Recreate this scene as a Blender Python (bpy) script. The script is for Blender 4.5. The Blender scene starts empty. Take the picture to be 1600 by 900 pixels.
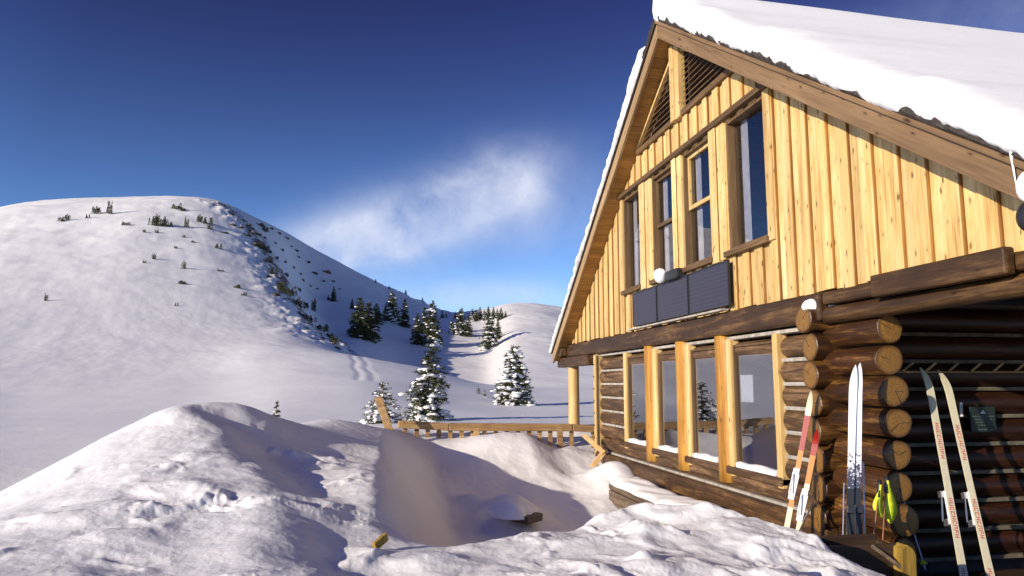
import bpy, bmesh, math, random
import numpy as np
from mathutils import Vector, Matrix
random.seed(7)
S = bpy.context.scene
COL = S.collection

# ------------------------------------------------------------------ camera
EYE = 1.70
cam_d = bpy.data.cameras.new('camera'); cam = bpy.data.objects.new('camera', cam_d); COL.objects.link(cam)
cam.location = (0, 0, EYE)
cam.rotation_euler = (math.radians(90 + 7.368), 0, math.radians(-9.988))
cam_d.sensor_width = 36; cam_d.lens = 36 * 1160 / 1600
cam_d.clip_start = .05; cam_d.clip_end = 20000
S.camera = cam
S.render.resolution_x = 1024; S.render.resolution_y = 576

# ------------------------------------------------------------------ sun, sky
SUN_TRAVEL = Vector((1, .54, -.322)).normalized()
sd = bpy.data.lights.new('sun', 'SUN'); sun = bpy.data.objects.new('sun', sd); COL.objects.link(sun)
sd.energy = 4.6; sd.angle = math.radians(.5); sd.color = (1, .87, .70)
sun.rotation_euler = SUN_TRAVEL.to_track_quat('-Z', 'Y').to_euler()
sun.location = (-20, -10, 12)
to_sun = -SUN_TRAVEL
S.view_settings.view_transform = 'Standard'; S.view_settings.look = 'None'
S.view_settings.exposure = .40; S.view_settings.gamma = 1
SKY_STRENGTH = .085

def raydir(x, y):
    a, p, f = math.radians(9.988), math.radians(7.368), 1160
    F = Vector((math.sin(a) * math.cos(p), math.cos(a) * math.cos(p), math.sin(p)))
    R = Vector((math.cos(a), -math.sin(a), 0)); U = R.cross(F)
    return F + R * ((x - 800) / f) + U * ((450 - y) / f), R, U

w = bpy.data.worlds.new('World'); S.world = w; w.use_nodes = True
nt = w.node_tree; nt.nodes.clear()
def N(t, **k):
    n = nt.nodes.new(t)
    for a, b in k.items(): setattr(n, a, b)
    return n
def mth(op, a, b=None, clamp=False):
    n = N('ShaderNodeMath', operation=op); n.use_clamp = clamp
    for i, v in enumerate((a, b)):
        if v is None: continue
        if isinstance(v, (int, float)): n.inputs[i].default_value = v
        else: nt.links.new(v, n.inputs[i])
    return n.outputs[0]
sky = N('ShaderNodeTexSky', sky_type='NISHITA'); sky.sun_disc = False
sky.sun_elevation = math.asin(to_sun.z); sky.sun_rotation = math.atan2(to_sun.x, to_sun.y)
sky.altitude = 3000; sky.air_density = 1.0; sky.dust_density = .3; sky.ozone_density = 4.0
geo = N('ShaderNodeTexCoord')
dirv = geo.outputs['Generated']
def dot(vec):
    n = N('ShaderNodeVectorMath', operation='DOT_PRODUCT'); nt.links.new(dirv, n.inputs[0]); n.inputs[1].default_value = vec
    return n.outputs['Value']
# polarised-film depth: darker and more violet with height
gam = N('ShaderNodeGamma'); gam.inputs[1].default_value = 1.25
nt.links.new(sky.outputs[0], gam.inputs[0])
elev = dot((0, 0, 1))
mr = N('ShaderNodeMapRange'); mr.interpolation_type = 'SMOOTHSTEP'
nt.links.new(elev, mr.inputs[0]); mr.inputs[1].default_value = .02; mr.inputs[2].default_value = .58
mixc = N('ShaderNodeMix', data_type='RGBA'); mixc.inputs['A'].default_value = (1.30, 1.18, 1.12, 1); mixc.inputs['B'].default_value = (.46, .24, .42, 1)
nt.links.new(mr.outputs[0], mixc.inputs['Factor'])
mul = N('ShaderNodeMix', data_type='RGBA', blend_type='MULTIPLY'); mul.inputs['Factor'].default_value = 1
nt.links.new(gam.outputs[0], mul.inputs['A']); nt.links.new(mixc.outputs['Result'], mul.inputs['B'])
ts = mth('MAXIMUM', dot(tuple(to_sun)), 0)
sky_fill = mth('ADD', mth('MULTIPLY', mth('POWER', ts, .8), .9), 1.0)  # added: sky towards the sun, out of view, brightened to fill the shade
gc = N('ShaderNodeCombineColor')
for i_ in range(3): nt.links.new(sky_fill, gc.inputs[i_])
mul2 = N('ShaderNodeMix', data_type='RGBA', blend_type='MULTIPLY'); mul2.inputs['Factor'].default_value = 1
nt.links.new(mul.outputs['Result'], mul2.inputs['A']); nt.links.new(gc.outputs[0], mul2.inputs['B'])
# thin clouds standing over the saddle
nz = N('ShaderNodeTexNoise'); nz.inputs['Scale'].default_value = 7.4; nz.inputs['Detail'].default_value = 8; nz.inputs['Roughness'].default_value = .55
nz.inputs['Distortion'].default_value = .5
nt.links.new(dirv, nz.inputs['Vector'])
nz2 = N('ShaderNodeTexNoise'); nz2.inputs['Scale'].default_value = 22; nz2.inputs['Detail'].default_value = 6; nz2.inputs['Roughness'].default_value = .6
nt.links.new(dirv, nz2.inputs['Vector'])
cloud = None
for (px, py, ang, a, b, amp) in ((690, 325, 18, .125, .038, 1.15), (775, 285, 20, .055, .040, 1.0), (530, 388, 4, .085, .030, 1.0), (620, 365, 12, .11, .042, .9), (860, 345, 0, .09, .05, .36),
                                 (740, 462, 0, .12, .022, .55), (1560, 20, 10, .12, .04, .25), (640, 470, 0, .25, .03, .25)):
    d0, R0, _ = raydir(px, py); d0 = d0.normalized(); R0 = (R0 - d0 * R0.dot(d0)).normalized(); U0 = R0.cross(d0)
    t = math.radians(ang); Ra = R0 * math.cos(t) + U0 * math.sin(t); Ua = U0 * math.cos(t) - R0 * math.sin(t)
    u = mth('DIVIDE', dot(Ra), a); v = mth('DIVIDE', dot(Ua), b)
    r2 = mth('ADD', mth('MULTIPLY', u, u), mth('MULTIPLY', v, v))
    m = mth('MULTIPLY', mth('EXPONENT', mth('MULTIPLY', r2, -.9)), amp)
    m = mth('MULTIPLY', m, mth('GREATER_THAN', dot(d0), 0))
    cloud = m if cloud is None else mth('ADD', cloud, m)
nn = mth('ADD', mth('MULTIPLY', mth('SUBTRACT', nz.outputs[0], .5), 1.7), mth('MULTIPLY', mth('SUBTRACT', nz2.outputs[0], .5), 1.0))
cf = mth('MULTIPLY', mth('MINIMUM', cloud, 1.2), mth('ADD', nn, .72, clamp=False))
cf = mth('MULTIPLY', mth('MAXIMUM', cf, 0), .66, clamp=True)
mixcl = N('ShaderNodeMix', data_type='RGBA'); mixcl.inputs['B'].default_value = (7.0, 7.4, 8.8, 1)
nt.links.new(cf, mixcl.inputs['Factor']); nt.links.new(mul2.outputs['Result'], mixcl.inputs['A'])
bg = N('ShaderNodeBackground'); bg.inputs[1].default_value = SKY_STRENGTH
nt.links.new(mixcl.outputs['Result'], bg.inputs[0])
out = N('ShaderNodeOutputWorld'); nt.links.new(bg.outputs[0], out.inputs[0])

# ------------------------------------------------------------------ helpers: materials
class NT:
    def __init__(s, name):
        s.m = bpy.data.materials.new(name); s.m.use_nodes = True
        s.t = s.m.node_tree; s.b = s.t.nodes['Principled BSDF']; s.out = s.t.nodes['Material Output']
    def n(s, t, **k):
        n = s.t.nodes.new(t)
        for a, b in k.items(): setattr(n, a, b)
        return n
    def l(s, a, b): s.t.links.new(a, b)
    def noise(s, vec, scale, detail=4, rough=.55, dist=0):
        n = s.n('ShaderNodeTexNoise'); n.inputs['Scale'].default_value = scale; n.inputs['Detail'].default_value = detail
        n.inputs['Roughness'].default_value = rough; n.inputs['Distortion'].default_value = dist
        if vec is not None: s.l(vec, n.inputs['Vector'])
        return n.outputs[0]
    def ramp(s, fac, stops):
        r = s.n('ShaderNodeValToRGB'); s.l(fac, r.inputs[0])
        e = r.color_ramp.elements
        while len(e) < len(stops): e.new(.5)
        for i, (p, c) in enumerate(stops):
            e[i].position = p; e[i].color = (*c, 1) if len(c) == 3 else c
        return r.outputs[0]
    def mix(s, f, a, b, blend='MIX'):
        m = s.n('ShaderNodeMix', data_type='RGBA', blend_type=blend)
        for k, v in (('Factor', f), ('A', a), ('B', b)):
            if isinstance(v, (int, float)): m.inputs[k].default_value = v
            elif isinstance(v, tuple): m.inputs[k].default_value = (*v, 1)
            else: s.l(v, m.inputs[k])
        return m.outputs['Result']
    def math(s, op, a, b=None):
        n = s.n('ShaderNodeMath', operation=op)
        for i, v in enumerate((a, b)):
            if v is None: continue
            if isinstance(v, (int, float)): n.inputs[i].default_value = v
            else: s.l(v, n.inputs[i])
        return n.outputs[0]
    def bump(s, h, strength=.3, dist=.02, nrm=None):
        b = s.n('ShaderNodeBump'); b.inputs['Strength'].default_value = strength; b.inputs['Distance'].default_value = dist
        s.l(h, b.inputs['Height'])
        if nrm is not None: s.l(nrm, b.inputs['Normal'])
        return b.outputs[0]
    def coord(s, out='Object'):
        return s.n('ShaderNodeTexCoord').outputs[out]

def plain(name, col, rough=.6, metal=0, spec=.5, var=.12, nscale=30):
    k = NT(name); c = k.coord()
    f = k.noise(c, nscale, 4)
    dark = tuple(x * (1 - var * 2) for x in col); lite = tuple(min(1, x * (1 + var)) for x in col)
    k.l(k.ramp(f, [(.3, dark), (.7, lite)]), k.b.inputs['Base Color'])
    k.b.inputs['Roughness'].default_value = rough; k.b.inputs['Metallic'].default_value = metal
    k.b.inputs['Specular IOR Level'].default_value = spec
    k.l(k.bump(f, .1, .003), k.b.inputs['Normal'])
    return k.m

def wood(name, c_dark, c_mid, c_lite, axis='Z', rot=None, knots=.0, rough=.6, gscale=14, stretch=.06, bump=.35, rndv=.35, stain=0, blotch=(.05, .03, .015), seam=None):
    """grain running along one axis; each plank carries its own 'rnd' so that no two match"""
    k = NT(name); c = k.coord()
    at = k.n('ShaderNodeAttribute', attribute_name='rnd')
    mp = k.n('ShaderNodeMapping', vector_type='TEXTURE')
    if rot: mp.inputs['Rotation'].default_value = rot
    k.l(c, mp.inputs['Vector'])
    off = k.n('ShaderNodeVectorMath', operation='SCALE'); off.inputs[0].default_value = (17.3, 31.1, 23.7); k.l(at.outputs['Fac'], off.inputs['Scale'])
    ad = k.n('ShaderNodeVectorMath', operation='ADD'); k.l(mp.outputs[0], ad.inputs[0]); k.l(off.outputs[0], ad.inputs[1])
    sc = {'X': (stretch, 1, 1), 'Y': (1, stretch, 1), 'Z': (1, 1, stretch)}[axis]
    ms = k.n('ShaderNodeVectorMath', operation='MULTIPLY'); ms.inputs[1].default_value = sc; k.l(ad.outputs[0], ms.inputs[0])
    g = k.noise(ms.outputs[0], gscale, 6, .62, .6)
    g2 = k.noise(ms.outputs[0], gscale * 5, 3, .6)
    gg = k.math('ADD', k.math('MULTIPLY', g, .7), k.math('MULTIPLY', g2, .3))
    col = k.ramp(gg, [(.30, c_dark), (.5, c_mid), (.68, c_lite)])
    br = k.math('ADD', k.math('MULTIPLY', at.outputs['Fac'], rndv), 1 - rndv * .5)
    col = k.mix(1.0, col, k_comb(k, br), 'MULTIPLY')
    if knots:
        sk = {'X': (.35, 1, 1), 'Y': (0, .35, 1), 'Z': (0, 1, .42)}[axis]
        mk = k.n('ShaderNodeVectorMath', operation='MULTIPLY'); mk.inputs[1].default_value = sk; k.l(ad.outputs[0], mk.inputs[0])
        dn = k.noise(c, 40, 2)
        sw = k.n('ShaderNodeSeparateXYZ'); k.l(mk.outputs[0], sw.inputs[0]); cw = k.n('ShaderNodeCombineXYZ')
        k.l(sw.outputs['X' if axis == 'X' else 'Y'], cw.inputs[0]); k.l(sw.outputs['Z'], cw.inputs[1])
        vo = k.n('ShaderNodeTexVoronoi'); vo.voronoi_dimensions = '2D'; vo.inputs['Scale'].default_value = 8.0; k.l(cw.outputs[0], vo.inputs['Vector'])
        sepc = k.n('ShaderNodeSeparateColor'); k.l(vo.outputs['Color'], sepc.inputs[0])
        dd = k.math('ADD', k.math('ADD', vo.outputs['Distance'], k.math('MULTIPLY', k.math('POWER', sepc.outputs[1], .6), .10)), k.math('MULTIPLY', k.math('SUBTRACT', dn, .5), .12))
        kf = k.ramp(dd, [(.08, (1, 1, 1)), (.12, (.6, .6, .6)), (.15, (.18, .18, .18)), (.26, (0, 0, 0))])
        # only some cells own a knot
        sel = k.math('GREATER_THAN', k.n('ShaderNodeSeparateColor').outputs[0], .5)
        sel = k.math('GREATER_THAN', sepc.outputs[0], 1 - knots)
        col = k.mix(k.math('MULTIPLY', kf, k.math('MULTIPLY', sel, .9)), col, tuple(q * w_ for q, w_ in zip(c_mid, (.20, .15, .12))))
    if stain:
        s1 = k.noise(c, 2.2, 5, .65, .4)
        col = k.mix(k.math('MULTIPLY', k.ramp(s1, [(.42, (0, 0, 0)), (.62, (1, 1, 1))]), stain), col, blotch)
    k.l(col, k.b.inputs['Base Color'])
    k.b.inputs['Roughness'].default_value = rough
    k.b.inputs['Specular IOR Level'].default_value = .35
    k.l(k.bump(gg, bump, .012), k.b.inputs['Normal'])
    return k.m
def k_comb(k, v):
    n = k.n('ShaderNodeCombineColor'); 
    for i in range(3): k.l(v, n.inputs[i])
    return n.outputs[0]

def snow_mat(name='snow', fine=1.0, tint=(.83, .815, .80)):
    k = NT(name); c = k.coord()
    a = k.noise(c, 3.0, 5, .6); b = k.noise(c, 26, 5, .65); d = k.noise(c, 140, 3, .6)
    col = k.ramp(a, [(.3, tuple(x * .955 for x in tint)), (.7, tint)])
    k.l(col, k.b.inputs['Base Color']); k.b.inputs['Roughness'].default_value = .62
    k.b.inputs['Specular IOR Level'].default_value = .3
    # ice glints
    vo = k.n('ShaderNodeTexVoronoi'); vo.inputs['Scale'].default_value = 55; k.l(c, vo.inputs['Vector'])
    gl = k.math('LESS_THAN', vo.outputs['Distance'], .10)
    n1 = k.bump(b, .28 * fine, .03); n2 = k.bump(d, .30 * fine, .008, n1)
    k.l(n2, k.b.inputs['Normal'])
    rr = k.math('SUBTRACT', .62, k.math('MULTIPLY', gl, .3)); k.l(rr, k.b.inputs['Roughness'])
    return k.m

M = {}
M['snow'] = snow_mat()
M['snow_soft'] = snow_mat('snow_soft', .5, (.87, .865, .85))
PINE = ((.32, .165, .038), (.66, .46, .185), (.78, .62, .35))
M['pine'] = wood('pine_siding', *PINE, axis='Z', knots=.8, rough=.55, gscale=9, stretch=.05, bump=.45, rndv=.45, stain=.35, blotch=(.40, .235, .075))
M['pine_batten'] = wood('pine_batten', (.30, .15, .034), (.60, .40, .15), (.73, .56, .29), axis='Z', knots=.8, rough=.55, gscale=10, stretch=.05, bump=.35, rndv=.3)
M['wane'] = wood('waney_edge', (.09, .035, .008), (.25, .11, .022), (.40, .20, .045), axis='Z', gscale=14, bump=.4)
M['amber'] = wood('amber_post', (.22, .09, .012), (.46, .22, .034), (.62, .36, .08), axis='Z', knots=.5, rough=.45, gscale=9, bump=.4, rndv=.2, stain=.25, blotch=(.25, .10, .02))
M['trim_z'] = wood('trim_upright', (.42, .24, .07), (.64, .43, .17), (.74, .56, .28), axis='Z', knots=.4, gscale=12, bump=.3)
M['brown_y'] = wood('brown_trim', (.05, .028, .012), (.12, .068, .028), (.20, .12, .055), axis='Y', gscale=16, bump=.4, rndv=.3)
M['brown_z'] = wood('brown_sash', (.06, .035, .015), (.13, .075, .032), (.20, .12, .055), axis='Z', gscale=16, bump=.3)
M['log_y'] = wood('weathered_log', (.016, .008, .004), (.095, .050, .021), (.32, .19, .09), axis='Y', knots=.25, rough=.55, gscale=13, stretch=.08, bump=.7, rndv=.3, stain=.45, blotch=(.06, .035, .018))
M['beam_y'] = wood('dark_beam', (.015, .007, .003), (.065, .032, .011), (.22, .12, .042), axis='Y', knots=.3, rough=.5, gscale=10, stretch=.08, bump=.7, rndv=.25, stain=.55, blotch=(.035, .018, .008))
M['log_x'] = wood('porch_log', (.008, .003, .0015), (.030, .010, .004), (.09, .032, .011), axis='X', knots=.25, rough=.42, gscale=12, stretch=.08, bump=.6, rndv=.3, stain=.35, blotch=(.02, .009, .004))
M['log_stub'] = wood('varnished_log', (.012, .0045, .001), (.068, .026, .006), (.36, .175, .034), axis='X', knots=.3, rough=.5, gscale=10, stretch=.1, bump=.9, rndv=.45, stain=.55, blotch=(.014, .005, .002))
M['log_stub_y'] = wood('varnished_log_y', (.012, .0045, .001), (.072, .028, .0065), (.38, .185, .036), axis='Y', knots=.3, rough=.5, gscale=10, stretch=.1, bump=.9, rndv=.45, stain=.55, blotch=(.014, .005, .002))
M['rail'] = wood('rail_wood', (.16, .085, .03), (.36, .22, .09), (.52, .36, .17), axis='X', knots=.3, gscale=14, bump=.5, stain=.3, blotch=(.14, .08, .035))
M['post'] = wood('round_post', (.36, .20, .07), (.55, .35, .14), (.68, .48, .23), axis='Z', knots=.3, gscale=9, bump=.3)
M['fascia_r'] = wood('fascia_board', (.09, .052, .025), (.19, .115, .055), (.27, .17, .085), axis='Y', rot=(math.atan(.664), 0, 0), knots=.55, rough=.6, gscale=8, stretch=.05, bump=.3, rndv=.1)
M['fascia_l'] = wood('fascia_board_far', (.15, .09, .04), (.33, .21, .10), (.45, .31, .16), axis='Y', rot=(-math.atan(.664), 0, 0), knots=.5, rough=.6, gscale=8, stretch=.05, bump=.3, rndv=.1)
M['soffit'] = wood('soffit_board', (.17, .075, .015), (.33, .165, .04), (.45, .25, .075), axis='X', gscale=10, bump=.3)
M['dark_wood'] = wood('dark_wood', (.02, .011, .006), (.045, .026, .014), (.08, .048, .026), axis='X', gscale=12, bump=.4)
M['plank'] = wood('grey_plank', (.05, .035, .022), (.12, .085, .055), (.22, .16, .10), axis='Y', gscale=12, bump=.5)
M['roofing'] = plain('roofing', (.045, .035, .03), .9, var=.3, nscale=25)
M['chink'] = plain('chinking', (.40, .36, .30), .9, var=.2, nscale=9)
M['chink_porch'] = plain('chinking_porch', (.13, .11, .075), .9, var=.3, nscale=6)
M['panel'] = None
M['black'] = plain('black_metal', (.018, .018, .02), .45)
M['steel'] = plain('steel', (.62, .62, .64), .3, metal=.9)
M['white_p'] = plain('white_paint', (.78, .78, .78), .35, var=.05)
M['dark_room'] = plain('room_lining', (.16, .12, .085), .8)
M['curtain'] = plain('curtain', (.42, .40, .42), .9, nscale=6)
M['paper'] = plain('paper', (.75, .77, .80), .7, var=.1, nscale=20)
M['green_sign'] = plain('sign_green', (.010, .020, .015), .5)
M['sign_pale'] = plain('sign_pale', (.07, .10, .09), .6)
M['sign_white'] = plain('sign_white', (.6, .65, .6), .6)
M['cream'] = plain('ski_base_cream', (.62, .57, .40), .4, var=.05)
M['redtext'] = plain('red_lettering', (.55, .10, .08), .5)
M['red'] = plain('ski_red', (.30, .015, .008), .35, var=.1)
M['orange'] = plain('ski_orange', (.52, .18, .004), .35, var=.1)
M['yellow'] = plain('neon_yellow', (.72, .82, .03), .6, var=.1)
M['shaft'] = plain('shaft_copper', (.35, .16, .07), .35, metal=.5)
M['bluewhite'] = plain('shaft_pale', (.55, .58, .75), .35)
M['needles'] = None
M['curb'] = wood('yellow_wood', (.12, .07, .012), (.30, .19, .03), (.42, .30, .06), axis='Z', gscale=12)
M['rock'] = plain('rock', (.10, .085, .07), .9, var=.35, nscale=2.5)

k = NT('solar_glass'); c = k.coord()
sx = k.n('ShaderNodeSeparateXYZ'); k.l(c, sx.inputs[0])
wv = k.math('PINGPONG', sx.outputs['Z'], .028)
ln = k.math('LESS_THAN', wv, .0028)
wy = k.math('PINGPONG', sx.outputs['Y'], .06); ln2 = k.math('LESS_THAN', wy, .0012)
lf = k.math('MAXIMUM', ln, k.math('MULTIPLY', ln2, .6))
k.l(k.mix(k.math('MULTIPLY', lf, .55), (.026, .025, .042), (.085, .082, .11)), k.b.inputs['Base Color'])
k.b.inputs['Roughness'].default_value = .35; M['panel'] = k.m

def needle_mat(name, dark, lite):
    k = NT(name); c = k.coord(); f = k.noise(c, 3, 3); g = k.noise(c, 19, 2)
    at = k.n('ShaderNodeAttribute', attribute_name='rnd')
    ff = k.math('ADD', k.math('MULTIPLY', f, .5), k.math('MULTIPLY', at.outputs['Fac'], .5))
    k.l(k.ramp(ff, [(.2, dark), (.8, lite)]), k.b.inputs['Base Color'])
    k.b.inputs['Roughness'].default_value = .8; k.b.inputs['Specular IOR Level'].default_value = .15
    return k.m
M['needles'] = needle_mat('needles', (.022, .032, .014), (.105, .105, .048))
M['bark'] = plain('bark', (.09, .06, .04), .9, var=.3)

# window glass: fresnel mirror over a see-through pane (two sheets of glass)
def glass_mat(name, ior):
    k = NT(name)
    tr = k.n('ShaderNodeBsdfTransparent'); tr.inputs[0].default_value = (.88, .89, .90, 1)
    gl = k.n('ShaderNodeBsdfGlossy'); gl.inputs['Roughness'].default_value = .015; gl.inputs[0].default_value = (.93, .95, 1, 1)
    fr = k.n('ShaderNodeFresnel'); fr.inputs[0].default_value = ior
    bn = k.noise(k.coord(), 1.3, 2); bo = k.bump(bn, .05, .02)
    k.l(bo, gl.inputs['Normal'])
    mx = k.n('ShaderNodeMixShader'); gb = k.n('ShaderNodeNewGeometry'); k.l(k.math('MULTIPLY', fr.outputs[0], k.math('SUBTRACT', 1.0, gb.outputs['Backfacing'])), mx.inputs[0]); k.l(tr.outputs[0], mx.inputs[1]); k.l(gl.outputs[0], mx.inputs[2])
    k.l(mx.outputs[0], k.out.inputs['Surface']); return k.m
M['glass'] = glass_mat('window_glass', 4.8); M['glass_upper'] = glass_mat('window_glass_clear', 2.3)

# end grain
k = NT('log_end'); at = k.n('ShaderNodeAttribute', attribute_name='ringd'); c = k.coord()
nd = k.noise(c, 9, 3); nf = k.noise(c, 45, 3)
r = k.math('ADD', k.math('MULTIPLY', at.outputs['Fac'], 26), k.math('MULTIPLY', nd, 3.0))
rs = k.math('ADD', k.math('MULTIPLY', k.math('SINE', r), .5), .5)
col = k.mix(k.math('MULTIPLY', rs, .28), (.26, .13, .022), (.15, .068, .011))
col = k.mix(k.ramp(nf, [(.35, (.5, .5, .5)), (.65, (0, 0, 0))]), col, (.07, .033, .010))
edge = k.ramp(at.outputs['Fac'], [(.72, (0, 0, 0)), (.98, (.85, .85, .85))])
k.l(k.mix(edge, col, (.03, .012, .004)), k.b.inputs['Base Color']); k.b.inputs['Roughness'].default_value = .42
k.l(k.bump(nf, .4, .006), k.b.inputs['Normal']); M['log_end'] = k.m

# ------------------------------------------------------------------ helpers: geometry
def tag(o, label=None, cat=None, group=None, kind=None):
    if label: o['label'] = label
    if cat: o['category'] = cat
    if group: o['group'] = group
    if kind: o['kind'] = kind
    return o
def thing(name, label, cat, loc=(0, 0, 0), group=None):
    o = bpy.data.objects.new(name, None); COL.objects.link(o); o.location = loc; o.empty_display_size = .2
    return tag(o, label, cat, group)

class MB:
    def __init__(s): s.v = []; s.f = []; s.r = []; s.q = []; s.mi = []; s.cur = 0; s.smooth = []
    def add(s, vs, fs, mi=0, rnd=None, ring=None, smooth=False):
        b = len(s.v); s.v += [tuple(v) for v in vs]
        rv = s.cur if rnd is None else rnd
        s.r += [rv] * len(vs); s.q += (ring if ring else [0] * len(vs))
        for f in fs: s.f.append(tuple(b + i for i in f)); s.mi.append(mi); s.smooth.append(smooth)
    def box(s, x0, x1, y0, y1, z0, z1, rnd=None, mi=0):
        vs = [(x, y, z) for x in (x0, x1) for y in (y0, y1) for z in (z0, z1)]
        s.add(vs, [(0, 1, 3, 2), (4, 6, 7, 5), (0, 4, 5, 1), (2, 3, 7, 6), (0, 2, 6, 4), (1, 5, 7, 3)], mi, random.random() if rnd is None else rnd)
    def hexa(s, p, rnd=None, mi=0):   # 8 points, same order as box
        s.add(p, [(0, 1, 3, 2), (4, 6, 7, 5), (0, 4, 5, 1), (2, 3, 7, 6), (0, 2, 6, 4), (1, 5, 7, 3)], mi, random.random() if rnd is None else rnd)
    def bar(s, p0, p1, wx, wy, up=(0, 0, 1), rnd=None, mi=0):
        p0 = Vector(p0); p1 = Vector(p1); d = (p1 - p0).normalized(); u = Vector(up)
        a = d.cross(u)
        if a.length < 1e-3: a = d.cross(Vector((0, 1, 0)))
        a.normalize(); b = a.cross(d)
        vs = []
        for p in (p0, p1):
            for i in (-1, 1):
                for j in (-1, 1): vs.append(p + a * i * wx / 2 + b * j * wy / 2)
        s.hexa(vs, rnd, mi)
    def cyl(s, p0, p1, r0, r1=None, n=20, seg=1, wob=0, capmi=None, rnd=None, squash=1, mi=0, bow=0):
        r1 = r0 if r1 is None else r1
        p0 = Vector(p0); p1 = Vector(p1); d = (p1 - p0).normalized()
        u = Vector((0, 0, 1)) if abs(d.z) < .9 else Vector((0, 1, 0))
        a = d.cross(u).normalized(); b = a.cross(d).normalized()
        rv = random.random() if rnd is None else rnd
        ph = [random.random() * 6.28 for _ in range(6)]
        vs = []
        for i in range(seg + 1):
            t = i / seg; r = r0 + (r1 - r0) * t; c = p0 + (p1 - p0) * t + b * bow * math.sin(t * 3.14)
            L = (p1 - p0).length * t
            for j in range(n):
                an = 2 * math.pi * j / n
                rr = r * (1 + wob * (math.sin(2 * an + ph[0] + L * .9) + .7 * math.sin(3 * an + ph[1] + L * 2.1) + .6 * math.sin(L * 4.3 + ph[2]) + .35 * math.sin(5 * an + L * 7 + ph[3])))
                vs.append(c + a * math.cos(an) * rr * squash + b * math.sin(an) * rr)
        fs = [(i * n + j, i * n + (j + 1) % n, (i + 1) * n + (j + 1) % n, (i + 1) * n + j) for i in range(seg) for j in range(n)]
        s.add(vs, fs, mi, rv, smooth=True)
        for end, base in ((0, 0), (1, seg * n)):
            ring = [Vector(v) for v in vs[base:base + n]]; cc = sum(ring, Vector()) / n
            cv = []; cr = []
            sgn = (-1 if end == 0 else 1)
            for fr_, off in ((1.0, 0), (.93, .008), (.5, .012)):
                for v in ring: cv.append(cc + (v - cc) * fr_ + d * off * sgn * min(1, r0 / .1)); cr.append(fr_)
            cv.append(cc + d * .012 * sgn * min(1, r0 / .1)); cr.append(0)
            f2 = []
            for q in range(2):
                for j in range(n): f2.append((q * n + j, q * n + (j + 1) % n, (q + 1) * n + (j + 1) % n, (q + 1) * n + j))
            for j in range(n): f2.append((2 * n + j, 2 * n + (j + 1) % n, 3 * n))
            if end == 0: f2 = [tuple(reversed(f)) for f in f2]
            s.add(cv, f2, mi if capmi is None else capmi, rv, cr)
    def blob(s, c, rx, ry, rz, seed=0, amp=.18, sub=3, flat=None):
        bm = bmesh.new(); bmesh.ops.create_icosphere(bm, subdivisions=sub, radius=1)
        vs = []
        for v in bm.verts:
            p = v.co.copy()
            n_ = 1 + amp * (math.sin(3.1 * p.x + seed) + math.sin(3.7 * p.y + 2 * seed) * math.cos(2.9 * p.z + seed) + .5 * math.sin(8 * p.x + 7 * p.y + seed * 3)) * .6
            p *= n_
            if flat is not None and p.z < flat: p.z = flat
            vs.append((c[0] + p.x * rx, c[1] + p.y * ry, c[2] + p.z * rz))
        fs = [tuple(v.index for v in f.verts) for f in bm.faces]; bm.free()
        s.add(vs, fs, 0, random.random(), smooth=True)
    def build(s, name, mat, parent=None, bevel=0, smooth=None, loc=None):
        me = bpy.data.meshes.new(name)
        L = Vector(loc) if loc is not None else Vector((0, 0, 0))
        if parent is not None and loc is None:
            q = parent
            while q is not None: L = L + q.location; q = q.parent
        vs = [(v[0] - L.x, v[1] - L.y, v[2] - L.z) for v in s.v]
        me.from_pydata(vs, [], s.f)
        for m in (mat if isinstance(mat, (list, tuple)) else [mat]): me.materials.append(m)
        me.polygons.foreach_set('material_index', s.mi)
        me.polygons.foreach_set('use_smooth', [bool(x) if smooth is None else smooth for x in s.smooth])
        a = me.attributes.new('rnd', 'FLOAT', 'POINT'); a.data.foreach_set('value', s.r)
        a = me.attributes.new('ringd', 'FLOAT', 'POINT'); a.data.foreach_set('value', s.q)
        me.update()
        o = bpy.data.objects.new(name, me); COL.objects.link(o)
        if parent is not None: o.parent = parent
        if loc is not None: o.location = L
        if bevel:
            b = o.modifiers.new('bevel', 'BEVEL'); b.width = bevel; b.segments = 2; b.limit_method = 'ANGLE'; b.angle_limit = math.radians(50)
        return o

def at_y(px, py, Y):
    d = raydir(px, py)[0]; t = Y / d.y; return Vector((d.x * t, Y, EYE + d.z * t))
def at_x(px, py, X):
    d = raydir(px, py)[0]; t = X / d.x; return Vector((X, d.y * t, EYE + d.z * t))

# ------------------------------------------------------------------ terrain height
_rs = np.random.RandomState(3); _perm = _rs.permutation(512); _ga = _rs.rand(512) * 2 * np.pi
def perlin(x, y):
    xi = np.floor(x).astype(int); yi = np.floor(y).astype(int); xf = x - xi; yf = y - yi
    def g(i, j):
        h = _perm[(_perm[i & 511] + j) & 511]; return np.cos(_ga[h]), np.sin(_ga[h])
    u = xf ** 3 * (xf * (xf * 6 - 15) + 10); v = yf ** 3 * (yf * (yf * 6 - 15) + 10)
    def dg(i, j, a, b):
        gx, gy = g(i, j); return gx * a + gy * b
    n00 = dg(xi, yi, xf, yf); n10 = dg(xi + 1, yi, xf - 1, yf); n01 = dg(xi, yi + 1, xf, yf - 1); n11 = dg(xi + 1, yi + 1, xf - 1, yf - 1)
    return (n00 * (1 - u) + n10 * u) * (1 - v) + (n01 * (1 - u) + n11 * u) * v * 1.0
def fbm(x, y, o=4, r=.5):
    s = 0; a = 1
    for i in range(o): s = s + a * perlin(x * 2 ** i + 13.7 * i, y * 2 ** i - 7.1 * i); a *= r
    return s
def sst(a, b, x):
    t = np.clip((x - a) / (b - a), 0, 1); return t * t * (3 - 2 * t)

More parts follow.
